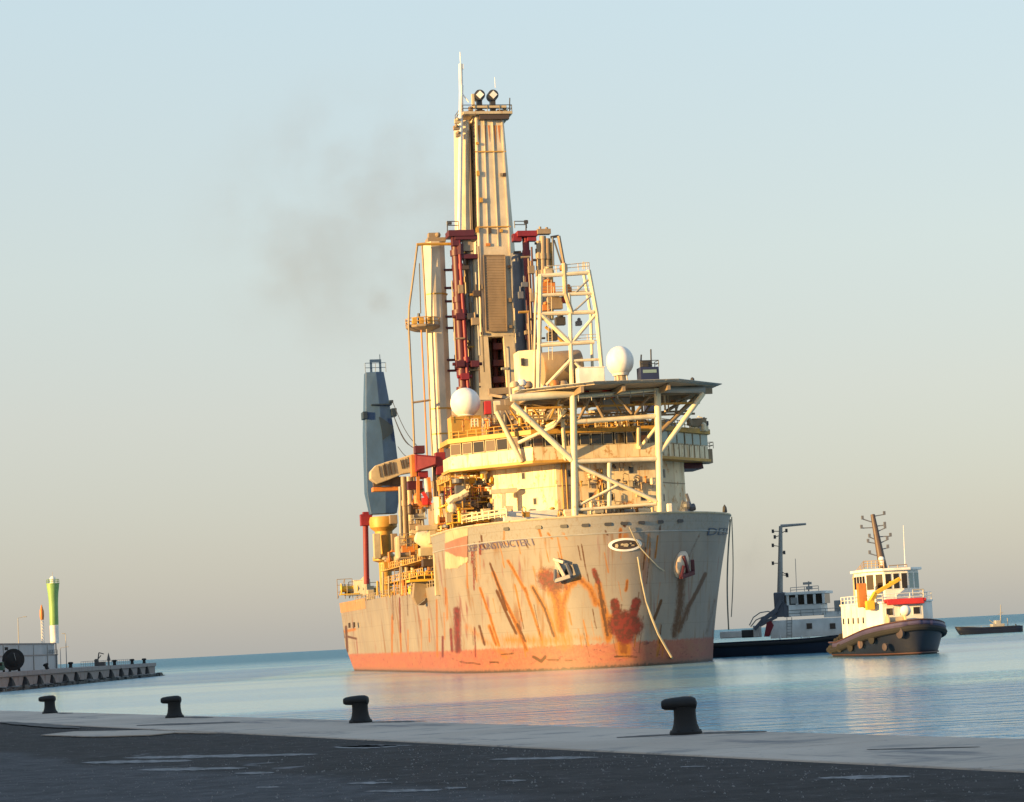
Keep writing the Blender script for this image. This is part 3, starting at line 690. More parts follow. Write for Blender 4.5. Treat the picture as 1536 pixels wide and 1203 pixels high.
# names on the bows: lettering wrapped on the plating
def wrap_text(body, pa, pb, hpx, name, mat, off=.07):
    me = text_mesh(body); bm = bmesh.new(); bm.from_mesh(me)
    bmesh.ops.triangulate(bm, faces=bm.faces); bmesh.ops.subdivide_edges(bm, edges=[e for e in bm.edges if e.calc_length() > .25], cuts=1)
    xs = [v.co.x for v in bm.verts]; ys = [v.co.y for v in bm.verts]; x0, x1, y0, y1 = min(xs), max(xs), min(ys), max(ys)
    # straight chord in the hull's own run: interpolate along the waterline at that height
    A0, _ = H(*pa); B0, _ = H(*pb); Ah, _ = H(pa[0], pa[1]-hpx); hgt = abs(Ah.z-A0.z)
    side = -1 if A0.x < 0 else 1
    N = 200; pl = [Vector((side*hw(lerp(A0.y, B0.y, i/N), lerp(A0.z, B0.z, i/N)), lerp(A0.y, B0.y, i/N), lerp(A0.z, B0.z, i/N))) for i in range(N+1)]
    cum = [0]
    for a, b in zip(pl, pl[1:]): cum.append(cum[-1] + (b-a).length)
    for v in bm.verts:
        u = (v.co.x-x0)/(x1-x0)*cum[-1]; k = max(i for i in range(N+1) if cum[i] <= u+1e-9); s = pl[min(k, N)].y
        if k < N: f = (u-cum[k])/(cum[k+1]-cum[k]+1e-9); s = lerp(pl[k].y, pl[k+1].y, f); zb = lerp(pl[k].z, pl[k+1].z, f)
        else: zb = pl[N].z
        z = zb + (v.co.y-y0)/(y1-y0)*hgt; v.co = Vector((side*(hw(s, z)+off), s, z)); v.co.y -= off
    bm.to_mesh(me); bm.free(); me.materials.clear(); me.materials.append(M[mat]); me.name = name
    o = bpy.data.objects.new(name, me); COL.objects.link(o); o.parent = SHIP; return o
wrap_text('DEEP CONSTRUCTER I', (703, 828), (802, 818), 10.5, 'ship_name', 'letters')
o_, n_ = H(1064, 800)
paint('navy_letters', (.03, .05, .10), .1)
wrap_text('DEEP', (1060, 803), (1092, 803), 11, 'bow_lettering', 'navy_letters')
# oval bow emblem: pale ring, dark field, worn letters
ec, en_ = H(938, 817)
ex = Vector((0, 0, 1)).cross(en_).normalized(); ey = en_.cross(ex)
def on_hull(a, b, off):
    p = ec + ex*a + ey*b + en_*4; r = BV.ray_cast(p, -en_, 20); return (r[0] if r[0] else ec + ex*a + ey*b) + en_*off
mb = MB(); N = 40
o1 = [mb.bm.verts.new(on_hull(2.42*math.cos(a), .95*math.sin(a), .06)) for a in [2*math.pi*i/N for i in range(N)]]
o2 = [mb.bm.verts.new(on_hull(2.42*math.cos(a), .95*math.sin(a), .18)) for a in [2*math.pi*i/N for i in range(N)]]
o3 = [mb.bm.verts.new(on_hull(1.95*math.cos(a), .66*math.sin(a), .18)) for a in [2*math.pi*i/N for i in range(N)]]
mb.skin([o1, o2, o3], cap=False); em = mb.build('emblem', 'clean_white', SHIP)
mb = MB(); c_ = mb.bm.verts.new(on_hull(0, 0, .10)); rg = [mb.bm.verts.new(on_hull(2.0*math.cos(a), .68*math.sin(a), .10)) for a in [2*math.pi*i/N for i in range(N)]]
for i in range(N): mb.face([rg[i], rg[(i+1) % N], c_])
mb.build('emblem_field', 'orange' if False else 'hatch', em)
mb = MB()
for x0, y0, w_, h_ in ((-1.25, -.1, .5, .55), (-.45, .05, .5, .3), (.1, -.05, .75, .5), (.75, .15, .3, .2), (1.1, -.12, .55, .22)):   # worn remains of its lettering
    vv = [mb.bm.verts.new(on_hull(x0+w_*a, y0+h_*b, .15)) for a, b in ((-.5, -.4), (.3, -.5), (.5, .1), (.2, .5), (-.4, .4))]; mb.face(vv)
mb.build('emblem_lettering', 'cream', em)
# anchors in their pockets
def anchor(px, py, flip, bolster):
    c, n_ = H(px, py); up = Vector((0, 0, 1)); x = up.cross(n_).normalized()*flip; y = n_.cross(x)*flip if False else (up - n_*up.dot(n_)).normalized()
    def q_(a, b, k=0.3): return c + x*a + y*b + n_*k
    mb = MB()
    if bolster:
        mb.ball((0, 0, 0), 1, 18, (1, 1, 1))
        for v in mb.bm.verts: v.co = q_(v.co.x*1.45+v.co.z*.25-.35, v.co.z*2.0+.35, .1 + v.co.y*.75)
    else:
        mb.ball((0, 0, 0), 1, 14, (1, 1, 1))
        for v in mb.bm.verts: v.co = q_(v.co.x*1.0-.3, v.co.z*1.1+.5, -.1 + v.co.y*.6)
    bo = mb.build('anchor_bolster', 'rusty_white' if bolster else 'grey', SHIP, smooth=True)
    mb = MB(); mb.beam(q_(-.7, 1.6, .7), q_(.6, -1.2, .9), .55, .5)
    if not bolster: mb.beam(q_(-1.0, 1.75, .75), q_(.6, 1.2, .85), .6, .45)
    mb.build('anchor_shank', 'rusty_white' if not bolster else 'dark_red', bo, bevel=.08)
    mb = MB()
    mb.beam(q_(-1.1, -1.4, .8), q_(1.5, -.8, .9), .75, .6); mb.beam(q_(-1.1, -1.4, .9), q_(-.8, .3, 1.0), .5, .4); mb.beam(q_(1.5, -.8, .9), q_(1.0, 1.1, 1.0), .55, .4)
    mb.build('anchor_flukes', 'dark_red' if bolster else 'bluegrey', bo, bevel=.08)
    mb = MB(); mb.ball((0, 0, 0), 1, 14, (1, 1, 1))
    for v in mb.bm.verts: v.co = q_(v.co.x*1.1+.3, v.co.z*1.3-.2, .05+v.co.y*.15)
    mb.build('hawse_hole', 'rubber', bo, smooth=True)
anchor(845, 855, 1, False); anchor(1023, 850, 1, True)
# roller fairleads along the bulwark
for px in (760, 808, 846, 878, 912, 936, 962, 990, 1020):
    py = 787 - (px-760)*.045 + 6
    p, n_ = H(px, py)
    if p is None: continue
    x = Vector((0, 0, 1)).cross(n_).normalized(); mb = MB()
    mb.plate([p + x*a + Vector((0, 0, b)) + n_*.05 for a, b in ((-.45, -.22), (.45, -.22), (.55, 0), (.45, .22), (-.45, .22), (-.55, 0))], .12, n_); mb.build('fairlead', 'dark', SHIP)

# --- accommodation block and bridge
def Z(px, py, s): return P(px, py, s).z
mb = MB(); poly = [(-14, 28.5), (-5.8, 20), (9.6, 20), (15.9, 26.5), (15.9, 60), (-14, 60)]
mb.prism(poly, 19.9, 31.4); acc = mb.build('accommodation_block', 'house_white', SHIP, bevel=.06)
def on_face(a, b, u, z, off=.05):       # point on a vertical face a->b (plan), off metres proud
    a, b = Vector((a[0], a[1], 0)), Vector((b[0], b[1], 0)); d = (b-a).normalized(); n_ = Vector((d.y, -d.x, 0)); p = a + d*u + n_*off; return Vector((p.x, p.y, z)), d, n_
def port(a, b, u, z, w=.5, h=.9, parent=acc, mat='glass', name='window', fr='grey'):
    p, d, n_ = on_face(a, b, u, z, .0); mb = MB()
    mb.plate([p+d*x_+Vector((0, 0, y_)) for x_, y_ in ((-w/2-.12, -h/2-.12), (w/2+.12, -h/2-.12), (w/2+.12, h/2+.12), (-w/2-.12, h/2+.12))], .05, n_); mb.mi = 1
    mb.plate([p+n_*.055+d*x_+Vector((0, 0, y_)) for x_, y_ in ((-w/2, -h/2), (w/2, -h/2), (w/2, h/2), (-w/2, h/2))], .03, n_)
    return mb.build(name, [fr, mat], parent)
c0, c1, c2, c3 = (-14, 28.5), (-5.8, 20), (9.6, 20), (15.9, 26.5)
Lc = math.hypot(8.2, 8.5)
port(c0, c1, Lc*.5, 29.2); port(c0, c1, Lc*.66, 25.2)
for u, z in ((2.2, 29), (5.2, 25.5), (8.3, 25.2), (11.6, 29.2), (13.2, 25)): port(c1, c2, u, z, .6, .9)
port(c2, c3, 2.6, 28.6, .4, 1.1); port(c2, c3, 2.0, 24.9, .4, .9)
mb = MB()
for f0, f1 in ((c0, c1), (c1, c2), (c2, c3)):   # deck line and corner mouldings
    p, d, n_ = on_face(f0, f1, 0, 27.2, .0); L_ = math.hypot(f1[0]-f0[0], f1[1]-f0[1]); mb.beam(p+d*.1, p+d*(L_-.1), .14, .14)
mb.build('deck_line', 'tan', acc)
mb = MB()
for u in (.9, 1.5, 2.6): p, d, n_ = on_face(c1, c2, u, 20, .18); mb.tube(p, p+Vector((0, 0, 11)), .12, n=6)
for u in (6.4, 7.0): p, d, n_ = on_face(c1, c2, u, 20, .2); mb.tube(p, p+Vector((0, 0, 9.5)), .16, n=6)
mb.build('pipework', 'ochre', acc)
# side house to the left, lower and further aft
mb = MB(); mb.prism([(-17.0, 34), (-14.2, 31), (-14.2, 44), (-17.0, 44)], 19.9, 29.6); sh_o = mb.build('side_house', 'tan', SHIP, bevel=.06)
for u, z in ((1.2, 28), (2.9, 28), (2.2, 24.5)): port((-17.0, 34), (-14.2, 31), u, z, .7, 1.0, sh_o)
# bridge
bp_ = [(-20.2, 28.5), (-9.8, 17.0), (9.8, 17.0), (20.2, 27.5), (20.2, 35.5), (-20.2, 35.5)]
mb = MB(); mb.prism(bp_, 30.9, 32.9); bridge = mb.build('bridge', 'house_white', SHIP, bevel=.05)
inn = [(x*.97, y+.45) for x, y in bp_]
mb = MB(); mb.prism(inn, 32.9, 34.75); mb.build('bridge_interior', 'hatch', bridge)
mb = MB(); mb.prism([(x*1.02, y-.35 if y < 30 else y) for x, y in bp_], 34.75, 35.5); mb.build('bridge_roof', 'ochre', bridge, bevel=.05)
mb = MB(); mb.prism([(x*1.015, y-.25 if y < 30 else y) for x, y in bp_], 30.5, 30.9); mb.build('bridge_ledge', 'ochre', bridge)
b0, b1, b2, b3 = bp_[0], bp_[1], bp_[2], bp_[3]
def bridge_windows(a, b, n, mat='glass'):
    L_ = math.hypot(b[0]-a[0], b[1]-a[1]); w = L_/n
    for i in range(n): port(a, b, w*(i+.5), 33.83, w-random.uniform(.3, .6), 1.55, bridge, random.choice(['glass', 'glass', 'brownglass']) if mat == 'glass' else random.choice(['sky_reflection_glass', 'sky_reflection_glass', 'glass']), 'window', 'cream')
bridge_windows(b0, b1, 7); bridge_windows(b1, b2, 11); bridge_windows(b2, b3, 6, 'sky_reflection_glass')
# lower panels under the right-hand wing, braces
mb = MB(); mb.prism([(14.6, 27), (19.6, 28.5), (19.6, 35), (14.6, 35)], 29.6, 30.5, .96); mb.build('wing_underside', 'dark_red', bridge)
mb = MB()
for i in range(9):
    u = .8 + i*1.6; p, d, n_ = on_face(b2, b3, u, 31, .03); mb.tube(p, p+Vector((0, 0, 1.9)), .09, n=5)
mb.build('wing_stiffeners', 'tan', bridge)
mb = MB(); mb.box((20.9, 31, 31.6), (1.3, 2.4, 2.2)); mb.rail([(20.3, 29, 32.7), (21.5, 29, 32.7), (21.5, 33, 32.7)], 1.0, .05); mb.build('lookout_cage', 'tan', bridge)
# monkey island gear between the bridge roof and the helideck
mats_g = ['ochre', 'orange', 'white', 'cream', 'grey', 'tan', 'dark']
def gear(px, py, s, k=None, sc=1.0, mat=None):
    """one small machine standing at a measured place: winch, vent, box, valve stack or locker"""
    p = P(px, py, s); k = k if k is not None else random.randrange(6); mb = MB(); r = lambda a, b: random.uniform(a, b)*sc
    if k == 0:   # winch
        w = r(1.2, 2.0); mb.lathe(p+Vector((-w/2, 0, .55*sc)), [(.55*sc, 0), (.55*sc, .12), (.3*sc, .14), (.3*sc, w-.14), (.55*sc, w-.12), (.55*sc, w)], 12, (1, 0, 0)); mb.box(p+Vector((0, .2, .1)), (w+.5, 1.2*sc, .25)); nm = 'winch'
    elif k == 1: # mushroom vent
        h = r(1.0, 1.9); mb.lathe(p, [(.28*sc, 0), (.28*sc, h), (.6*sc, h+.05), (.62*sc, h+.3*sc), (.3*sc, h+.5*sc)], 12); nm = 'vent'
    elif k == 2: # locker with rounded lid
        a, b_, c_ = r(.8, 1.8), r(.7, 1.2), r(.7, 1.4); mb.box(p+Vector((0, 0, c_/2)), (a, b_, c_), r(-.2, .2)/sc); mb.box(p+Vector((0, 0, c_+.06)), (a+.15, b_+.15, .12)); nm = 'locker'
    elif k == 3: # pipe loop
        a, h = r(.8, 1.6), r(1.0, 2.2); rr = .14*sc; mb.path([p, p+Vector((0, 0, h)), p+Vector((a*.3, 0, h+.25)), p+Vector((a, 0, h)), p+Vector((a, 0, 0))], rr, 6); mb.ball(p+Vector((0, -.1, h*.5)), .3*sc, 8); nm = 'pipe_loop'
    elif k == 4: # frame rack
        a, h = r(1.2, 2.2), r(1.2, 2.2)
        for x_ in (-a/2, 0, a/2): mb.beam(p+Vector((x_, 0, 0)), p+Vector((x_, 0, h)), .14)
        for z_ in (.35, .7, 1.0): mb.beam(p+Vector((-a/2, 0, h*z_)), p+Vector((a/2, 0, h*z_)), .12)
        mb.beam(p+Vector((-a/2, .05, 0)), p+Vector((0, .05, h)), .1); mb.box(p+Vector((a*.2, .3, h*.4)), (a*.4, .4, h*.5)); nm = 'pipe_rack'
    else:        # bottle / tank
        h = r(.9, 1.6); mb.lathe(p, [(.1, 0), (.42*sc, .1), (.45*sc, .3), (.45*sc, h), (.2*sc, h+.25*sc), (.08, h+.35*sc)], 12); mb.box(p+Vector((.5*sc, 0, .4*sc)), (.5*sc, .5*sc, .8*sc)); nm = 'pressure_tank'
    return mb.build(nm, mat or random.choice(mats_g), SHIP, bevel=.03)
for i in range(60): gear(random.uniform(690, 1060), 648 - random.uniform(0, 10) - .05*0, random.uniform(20, 34), None, random.uniform(.7, 1.25))
for i in range(16): gear(random.uniform(775, 985), 640 - random.uniform(0, 5), random.uniform(19, 30), random.choice([1, 3, 4]), random.uniform(1.0, 1.5), random.choice(['ochre', 'cream', 'tan', 'white']))
mb = MB(); mb.rail([(-20, 29, 35.5), (-9.9, 17.4, 35.5), (9.9, 17.4, 35.5), (20, 28, 35.5), (20, 35, 35.5)], 1.1, .06, 1.6); mb.build('railing', 'ochre', SHIP)
# deck structure behind the bridge that carries the tower, radomes and lattice mast
mb = MB(); mb.prism([(-13.5, 36), (13, 36), (13, 60), (-13.5, 60)], 31.4, 38.2); dh = mb.build('upper_deckhouse', 'tan', SHIP, bevel=.06)
for u in range(3, 26, 4): port((-13.5, 36), (13, 36), u, 35.5, .8, 1.2, dh)
mb = MB()
for i in range(14): x_ = -13 + i*2; mb.tube((x_, 35.75, 31.4), (x_, 35.75, 38), .12, n=5)
for z in (33, 36.6): mb.beam((-13.4, 35.7, z), (13, 35.7, z), .2)
mb.build('pipework', 'ochre', dh)
mb = MB(); mb.rail([(-13.5, 36.2, 38.2), (13, 36.2, 38.2), (13, 60, 38.2)], 1.1, .06); mb.build('railing', 'cream', dh)

# --- helideck on its white tubular supports
HD_Z = 40.35
hc = Vector((2.0, 13.2, 0)); HR = 15.4
octo = [(hc.x+HR*math.cos(a), hc.y+HR*.94*math.sin(a)) for a in [math.pi/8 + i*math.pi/4 for i in range(8)]]
heli = thing('x', '', '', (0, 0, 0)); bpy.data.objects.remove(heli)
mb = MB(); mb.prism(octo, HD_Z-.32, HD_Z); heli = mb.build('helideck', 'panel', SHIP, bevel=.05)
mb = MB(); n8 = len(octo)
for i in range(n8):
    a = Vector((*octo[i], HD_Z-.2)); b = Vector((*octo[(i+1) % n8], HD_Z-.2)); oc = Vector((hc.x, hc.y, 0))
    ao = a + (a-oc).normalized()*Vector((1, 1, 0)).length*.95 if False else a + Vector(((a.x-hc.x)*.06, (a.y-hc.y)*.06, .25)); bo_ = b + Vector(((b.x-hc.x)*.06, (b.y-hc.y)*.06, .25))
    mb.plate([a, b, bo_, ao], .06, (0, 0, 1)); m_ = 7
    for k in range(m_+1): mb.tube(a.lerp(b, k/m_), ao.lerp(bo_, k/m_), .05, n=4)
mb.build('safety_net', 'grey', heli)
mb = MB()
for x_ in (-13, -6.4, 0, 7, 13): mb.beam((x_*.95+.5, 0.5 if abs(x_) < 8 else 6, HD_Z-.85), (x_*.95+.5, 27 if abs(x_) < 8 else 20, HD_Z-.85), .45, .85)
for y_ in (7, 14, 21): mb.beam((-14.2, y_, HD_Z-1.0), (15.4, y_, HD_Z-1.0), .4, .8)
mb.build('deck_beams', 'tan', heli)
fs = 5.6
def wt(pts, r=.45, name='support_tube', mat='white'):
    for a, b in pts: mb = MB(); mb.tube(a, b, r, n=10); mb.build(name, mat, heli, smooth=True)
cL0, cL1 = P(862, 777, fs), P(860, 594, fs); cL1.z = HD_Z-.5; cR0, cR1 = P(990, 773, fs), P(986, 583, fs); cR1.z = HD_Z-.5
cL0.z = cR0.z = 19.9
wt([(cL0, cL1)], .49, 'column'); wt([(cR0, cR1)], .49, 'column')
eL = P(766, 597, fs); eR = P(1057, 585, fs)
wt([(eL, P(860, 590, fs))], .55, 'front_beam'); wt([(P(862, 595, fs+.4), P(986, 584, fs+.4))], .3, 'front_beam'); wt([(P(990, 584, fs), eR)], .5, 'front_beam', 'grey')
wt([(P(769, 606, fs), P(858, 690, fs))], .44, 'brace'); wt([(P(1055, 590, fs), P(991, 678, fs))], .38, 'brace')
wt([(P(745, 617, 18), P(782, 692, 18))], .38, 'brace'); wt([(P(778, 664, 17), P(830, 640, 14)), (P(830, 640, 14), P(848, 615, 10))], .28, 'brace')
wt([(P(1048, 592, 10), P(986, 652, 10))], .34, 'brace', 'tan'); wt([(P(1040, 592, 14), P(986, 625, 14))], .26, 'brace', 'tan'); wt([(P(985, 640, fs+1), P(960, 672, 12))], .26, 'brace')
wt([(P(862, 633, fs), P(986, 624, fs))], .35, 'cross_tube'); wt([(P(863, 692, fs), P(988, 688, fs))], .36, 'cross_tube'); wt([(P(866, 765, fs), P(984, 756, fs))], .26, 'cross_tube')
wt([(P(863, 697, fs), P(985, 752, fs))], .30, 'brace'); wt([(P(870, 757, fs), P(928, 727, fs))], .22, 'brace'); wt([(P(914, 690, fs+.2), P(914, 762, fs+.2))], .32, 'brace')
wt([(P(924, 594, 8), P(948, 620, 8)), (P(976, 590, 8), P(952, 622, 8)), (P(868, 630, 8), P(884, 598, 8)), (P(905, 626, 8), P(890, 598, 8))], .24, 'brace', 'tan')
wt([(P(842, 605, 12), P(848, 690, 17)), (P(820, 640, 16), P(850, 625, 12))], .3, 'brace'); wt([(P(958, 640, 15), P(958, 672, 17))], .3, 'brace')
mb = MB(); mb.rail([P(868, 602, 4), P(985, 594, 4)], .9, .06); mb.build('railing', 'grey', heli); mb = MB(); mb.span(P(905, 615, 12), P(935, 600, 16)); mb.build('foam_cabinet', 'grey', heli, bevel=.1)
paint('fire_red', (.5, .03, .03), .05)
for px, py in ((878, 588), (908, 584), (914, 590)): mb = MB(); p = P(px, py, 8); mb.ball(p, .62, 10); mb.tube(p, p+Vector((.6, 0, -.6)), .2); mb.build('hose_reel', 'fire_red', heli, smooth=True)
mb = MB(); p = P(1039, 576, 14); p.z = HD_Z; mb.tube(p, p+Vector((0, 0, 1.1)), .1); mb.lathe(p+Vector((0, 0, .8)), [(.1, 0), (.34, .25), (.3, .9), (.12, 1.1)], 8); mb.build('floodlight', 'dark', heli)
# secondary framing between the bridge roof and the deck
for k in range(34):
    y_ = random.choice([9, 12, 16, 20, 24]); x_ = random.uniform(-11, 14); d_ = random.choice([-2.4, -1.6, 0, 0, 1.6, 2.4]); z0 = 35.6 if y_ > 16 else random.uniform(36.2, 37.8)
    mb = MB(); mb.tube((x_, y_, z0), (x_+d_, y_, HD_Z-.9), random.uniform(.1, .2), n=7); mb.build('deck_strut', random.choice(['ochre', 'cream', 'tan', 'white', 'ochre']), heli)
for y_, z_ in ((9, 37.9), (12, 36.6), (16, 37.4)): mb = MB(); mb.beam((-12, y_, z_), (14, y_, z_), .28, .3); mb.build('deck_girder', random.choice(['ochre', 'tan']), heli)
# --- radomes
def radome(px, py, s, rpx, foot_py, egg=1.0):
    c = P(px, py, s); r = rpx*((c.y+338)/F); mb = MB(); mb.ball(c, r, 28, (1, 1, egg)); mb.lathe(c+Vector((0, 0, -r*1.05)), [(r*.55, 0), (r*.62, .3), (r*.5, .6)], 18)
    rd = mb.build('radome', 'clean_white', SHIP, smooth=True); f = P(px, foot_py, s)
    mb = MB(); mb.lathe((c.x, c.y, f.z), [(r*.42, 0), (r*.36, c.z-r*1.02-f.z)], 12)
    for a in range(4): mb.tube((c.x+r*.75*math.cos(a*1.57+.7), c.y+r*.75*math.sin(a*1.57+.7), f.z), (c.x+r*.5*math.cos(a*1.57+.7), c.y+r*.5*math.sin(a*1.57+.7), c.z-r*.95), .1, n=5)
    mb.build('pedestal', 'cream', rd); return rd
radome(698, 604, 31, 22.0, 650); radome(930, 542, 33, 20.5, 600, 1.12)
mb = MB(); mb.box(P(697, 648, 31), (4.6, 3.6, 4.6)); mb.rail([P(677, 634, 29), P(722, 634, 29)], 1.1, .06); mb.build('radome_house', 'ochre', SHIP, bevel=.06)
for px, py, mt in ((731, 612, 'fire_red'), (745, 612, 'white')): mb = MB(); mb.box(P(px, py, 30), (1.1, 1.2, 2.0)); mb.box(P(px, py-9, 30), (.9, .9, .3)); mb.build('locker', mt, SHIP, bevel=.08)
# navigation mast house beyond the helideck
p = P(972, 562, 32); mb = MB(); mb.box(p, (3.0, 2.4, 2.2)); mb.box(p+Vector((0, 0, -3.5)), (1.6, 1.6, 5)); mh = mb.build('mast_house', 'navy', SHIP, bevel=.05)
mb = MB(); mb.box(p+Vector((-.2, 0, 1.7)), (1.6, 1.3, 1.0)); mb.beam(p+Vector((-1, 0, 2.3)), p+Vector((-.9, 0, 3.2)), .2); mb.tube(p+Vector((.6, 0, 1.2)), p+Vector((.7, 0, 4.0)), .12); mb.rail([p+Vector((-1.5, -1.2, 1.1)), p+Vector((1.5, -1.2, 1.1)), p+Vector((1.5, 1.2, 1.1))], 1.0, .06); mb.build('mast_antennas', 'dark', mh)
mb = MB(); mb.box(p+Vector((0, -1.22, .4)), (2.2, .06, .5)); mb.build('window', 'sky_reflection_glass', mh)
# --- drilling tower
TS = 84.0
def lv_poly(z):
    """plan of the main tower box at height z, taken from the photo's outline"""
    u = (z-57)/(98-57); fl = lerp(-4.1, -2.9, u); fr = lerp(2.3, 1.9, u); rr = lerp(4.1, 2.7, max(0, min(1.15, u)))
    return [(fl, TS), (fr, TS), (rr, TS+2.6), (rr, TS+9), (fl-.4, TS+9), (fl-.4, TS+1.2)]
mb = MB(); rs = []
for z in (58.5, 72, 85, 98.6): rs.append([mb.bm.verts.new((x_, y_, z)) for x_, y_ in lv_poly(z)])
mb.skin(rs); tw = mb.build('drilling_tower', 'tower_white', SHIP, bevel=.05)
mb = MB(); rs = []
for z in (77, 98.0):
    u = (z-57)/41; l0 = lerp(-7.4, -5.75, u); l1 = lerp(-5.0, -4.2, u); 
    if z < 77.5: z = z
    rs.append([mb.bm.verts.new((x_, y_, z)) for x_, y_ in ((l0, TS+1.2), (l1, TS+.5), (l1+.9, TS+3), (l0, TS+7))])
mb.skin(rs); mb.build('tower_side_column', 'tower_white', tw, bevel=.05)
mb = MB()
for f in (.30, .62):
    a = Vector((lerp(*[lv_poly(98)[i][0] for i in (0, 1)], f), TS-.04, 98.2)); b = Vector((lerp(*[lv_poly(75)[i][0] for i in (0, 1)], f), TS-.04, 74.8)); mb.beam(a, b, .3, .14)
for f in (.02, .98):
    a = Vector((lerp(*[lv_poly(98)[i][0] for i in (0, 1)], f), TS-.1, 98.2)); b = Vector((lerp(*[lv_poly(59)[i][0] for i in (0, 1)], f), TS-.1, 58.8)); mb.beam(a, b, .22, .25)
mb.build('tower_ribs', 'tower_white', tw)
mb = MB()
for z in (78.3, 92): p0, p1 = lv_poly(z)[0], lv_poly(z)[1]; mb.beam((p0[0]-.3, TS-.1, z), (p1[0]+.3, TS-.1, z), .22, .2)
mb.build('tower_bands', 'ochre', tw)
mb = MB(); mb.ladder((-3.9, TS+.6, 60), (-3.15, TS+.6, 98), .7, .06, (1, .3, 0), .6); mb.build('tower_ladder', 'hatch', tw)
for px, py in ((716, 215), (717, 260), (752, 262), (757, 262), (716, 345), (752, 346), (735, 346), (722, 300), (764, 400), (722, 430), (765, 450), (723, 500), (766, 490)):
    mb = MB(); p = P(px, py, TS-.3); mb.box(p, (.5, .4, random.uniform(.4, .9))); mb.build('tower_fitting', random.choice(['ochre', 'hatch', 'tan']), tw)
for px, w_, h_ in ((718, .5, 3.5), (727, .45, 5.5), (733, .3, 3), (742, .5, 4.5), (748, .4, 3.2), (753, .4, 2.4)):   # rust weeping from under the crown
    p = P(px, 188, TS-.02); mb = MB(); mb.plate([p+Vector((-w_/2, 0, 0)), p+Vector((w_/2, 0, 0)), p+Vector((.05, 0, -h_))], .03, (0, -1, 0)); mb.build('rust_run', 'orange', tw)
for k, (x_, mt) in enumerate(((-4.75, 'tan'), (-4.45, 'hatch'))): mb = MB(); mb.tube((x_-.5, TS+.2, 60), (x_+.35, TS+.3, 96), .13, n=6); mb.build('cable_tray', mt, tw)
pa, pb_ = P(725, 383, TS-.2), P(757, 383, TS-.2); pc, pd = P(760, 497, TS-.2), P(729, 497, TS-.2)
mb = MB(); mb.plate([pa, pb_, pc, pd], .2, (0, -1, 0)); ov = mb.build('louvre_panel', 'panel', tw)
mb = MB()
for i in range(28): u = (i+.5)/28; mb.beam(pa.lerp(pd, u)+Vector((.1, -.24, 0)), pb_.lerp(pc, u)+Vector((-.1, -.24, 0)), .07, .08)
for a, b in ((pa, pb_), (pb_, pc), (pc, pd), (pd, pa)): mb.beam(a+Vector((0, -.25, 0)), b+Vector((0, -.25, 0)), .2, .14)
mb.build('louvre_slats', 'panel', ov)
mb = MB(); p = P(732, 367, TS-.1); mb.box(p, (.8, .3, .5)); mb.build('hatch_plate', 'orange', tw)
# tower legs below the mouth, and the machinery between them
def leg(x0, x1, xb0, xb1, y0=TS, dep=5.0, zt=58.7, zb=24): 
    mb = MB(); rs = [[mb.bm.verts.new((x_, y_, z)) for x_, y_ in ((a, y0), (b, y0), (b, y0+dep), (a, y0+dep))] for z, a, b in ((zb, xb0, xb1), (zt, x0, x1))]; mb.skin(rs); return mb.build('tower_leg', 'tower_white', tw, bevel=.05)
a, b, c_, d_ = P(712, 500, TS), P(732, 500, TS), P(722, 590, TS), P(742, 590, TS); leg(a.x, b.x, c_.x-.3, d_.x)
a, b, c_, d_ = P(755, 500, TS), P(779, 500, TS), P(765, 590, TS), P(784, 590, TS); leg(a.x, b.x, c_.x, d_.x+.6)
mb = MB(); mb.span((-3.6, TS+5.1, 24), (3, TS+8, 59)); mb.build('tower_back_plate', 'tan', tw)
mb = MB()
for px, r in ((742, .5), (752, .45), (758, .35)): mb.tube(P(px, 505, TS+3), P(px+3, 592, TS+3), r)
for py in (520, 545, 570): mb.box(P(748, py, TS+2), (2.2, 1.6, 1.1))
mb.build('travelling_block', 'dark_red', tw)
mb = MB(); mb.tube(P(762, 520, TS-1), P(766, 592, TS-1), .28); mb.box(P(757, 553, TS-1), (1.2, .8, .4)); mb.build('hoist_rod', 'grey', tw)
mb = MB(); mb.prism([(-12.5, 66), (12, 66), (12, 100), (-12.5, 100)], ZD-.5, 30.0); mb.build('substructure', 'panel', SHIP, bevel=.1)
mb = MB(); mb.prism([(-9, 72), (7, 72), (7, 98), (-9, 98)], 30, 46.0); mb.build('drill_floor_house', 'panel', SHIP, bevel=.1)
# tower top: platform, railing, sheaves
mb = MB(); ct = Vector((-.6, TS+3, 0)); z = 98.6
mb.box((-.9, TS+3.2, z+.3), (9.0, 9.0, .5)); mb.box((-.4, TS-.7, 100.0), (6.0, .9, .45)); mb.box((-3.4, TS-.7, 101.2), (.5, .7, 2.4)); top = mb.build('crown_platform', 'cream', tw, bevel=.05)
mb = MB(); mb.rail([(-5.4, TS-1.2, z+.5), (3.5, TS-1.2, z+.5), (3.5, TS+7, z+.5)], 1.2, .07); mb.rail([(-5.4, TS-1.2, z+.5), (-5.4, TS+7, z+.5)], 1.2, .07); mb.tube((3.1, TS-1, z+.5), (3.3, TS-1, z+3), .1); mb.build('railing', 'dark', top)
for x_ in (P(720, 143, TS-1.2).x, P(740, 141, TS-1.2).x):
    zc = P(720 if x_ < -.3 else 740, 142, TS-1.2).z; mb = MB(); mb.lathe((x_, TS-1.2, zc), [(.95, 0), (.95, 2.0)], 24, (0, 1, 0)); sh_ = mb.build('crown_sheave', 'dark', top, smooth=True)
    mb = MB(); mb.lathe((x_, TS-1.38, zc), [(.72, 0), (.72, .25)], 4, (0, 1, 0), 0); mb.build('sheave_disc', 'clean_white', sh_)
    mb = MB(); mb.span((x_-.45, TS-.6, 98.8), (x_+.45, TS+.6, zc-.8)); mb.build('sheave_bracket', 'dark', sh_)
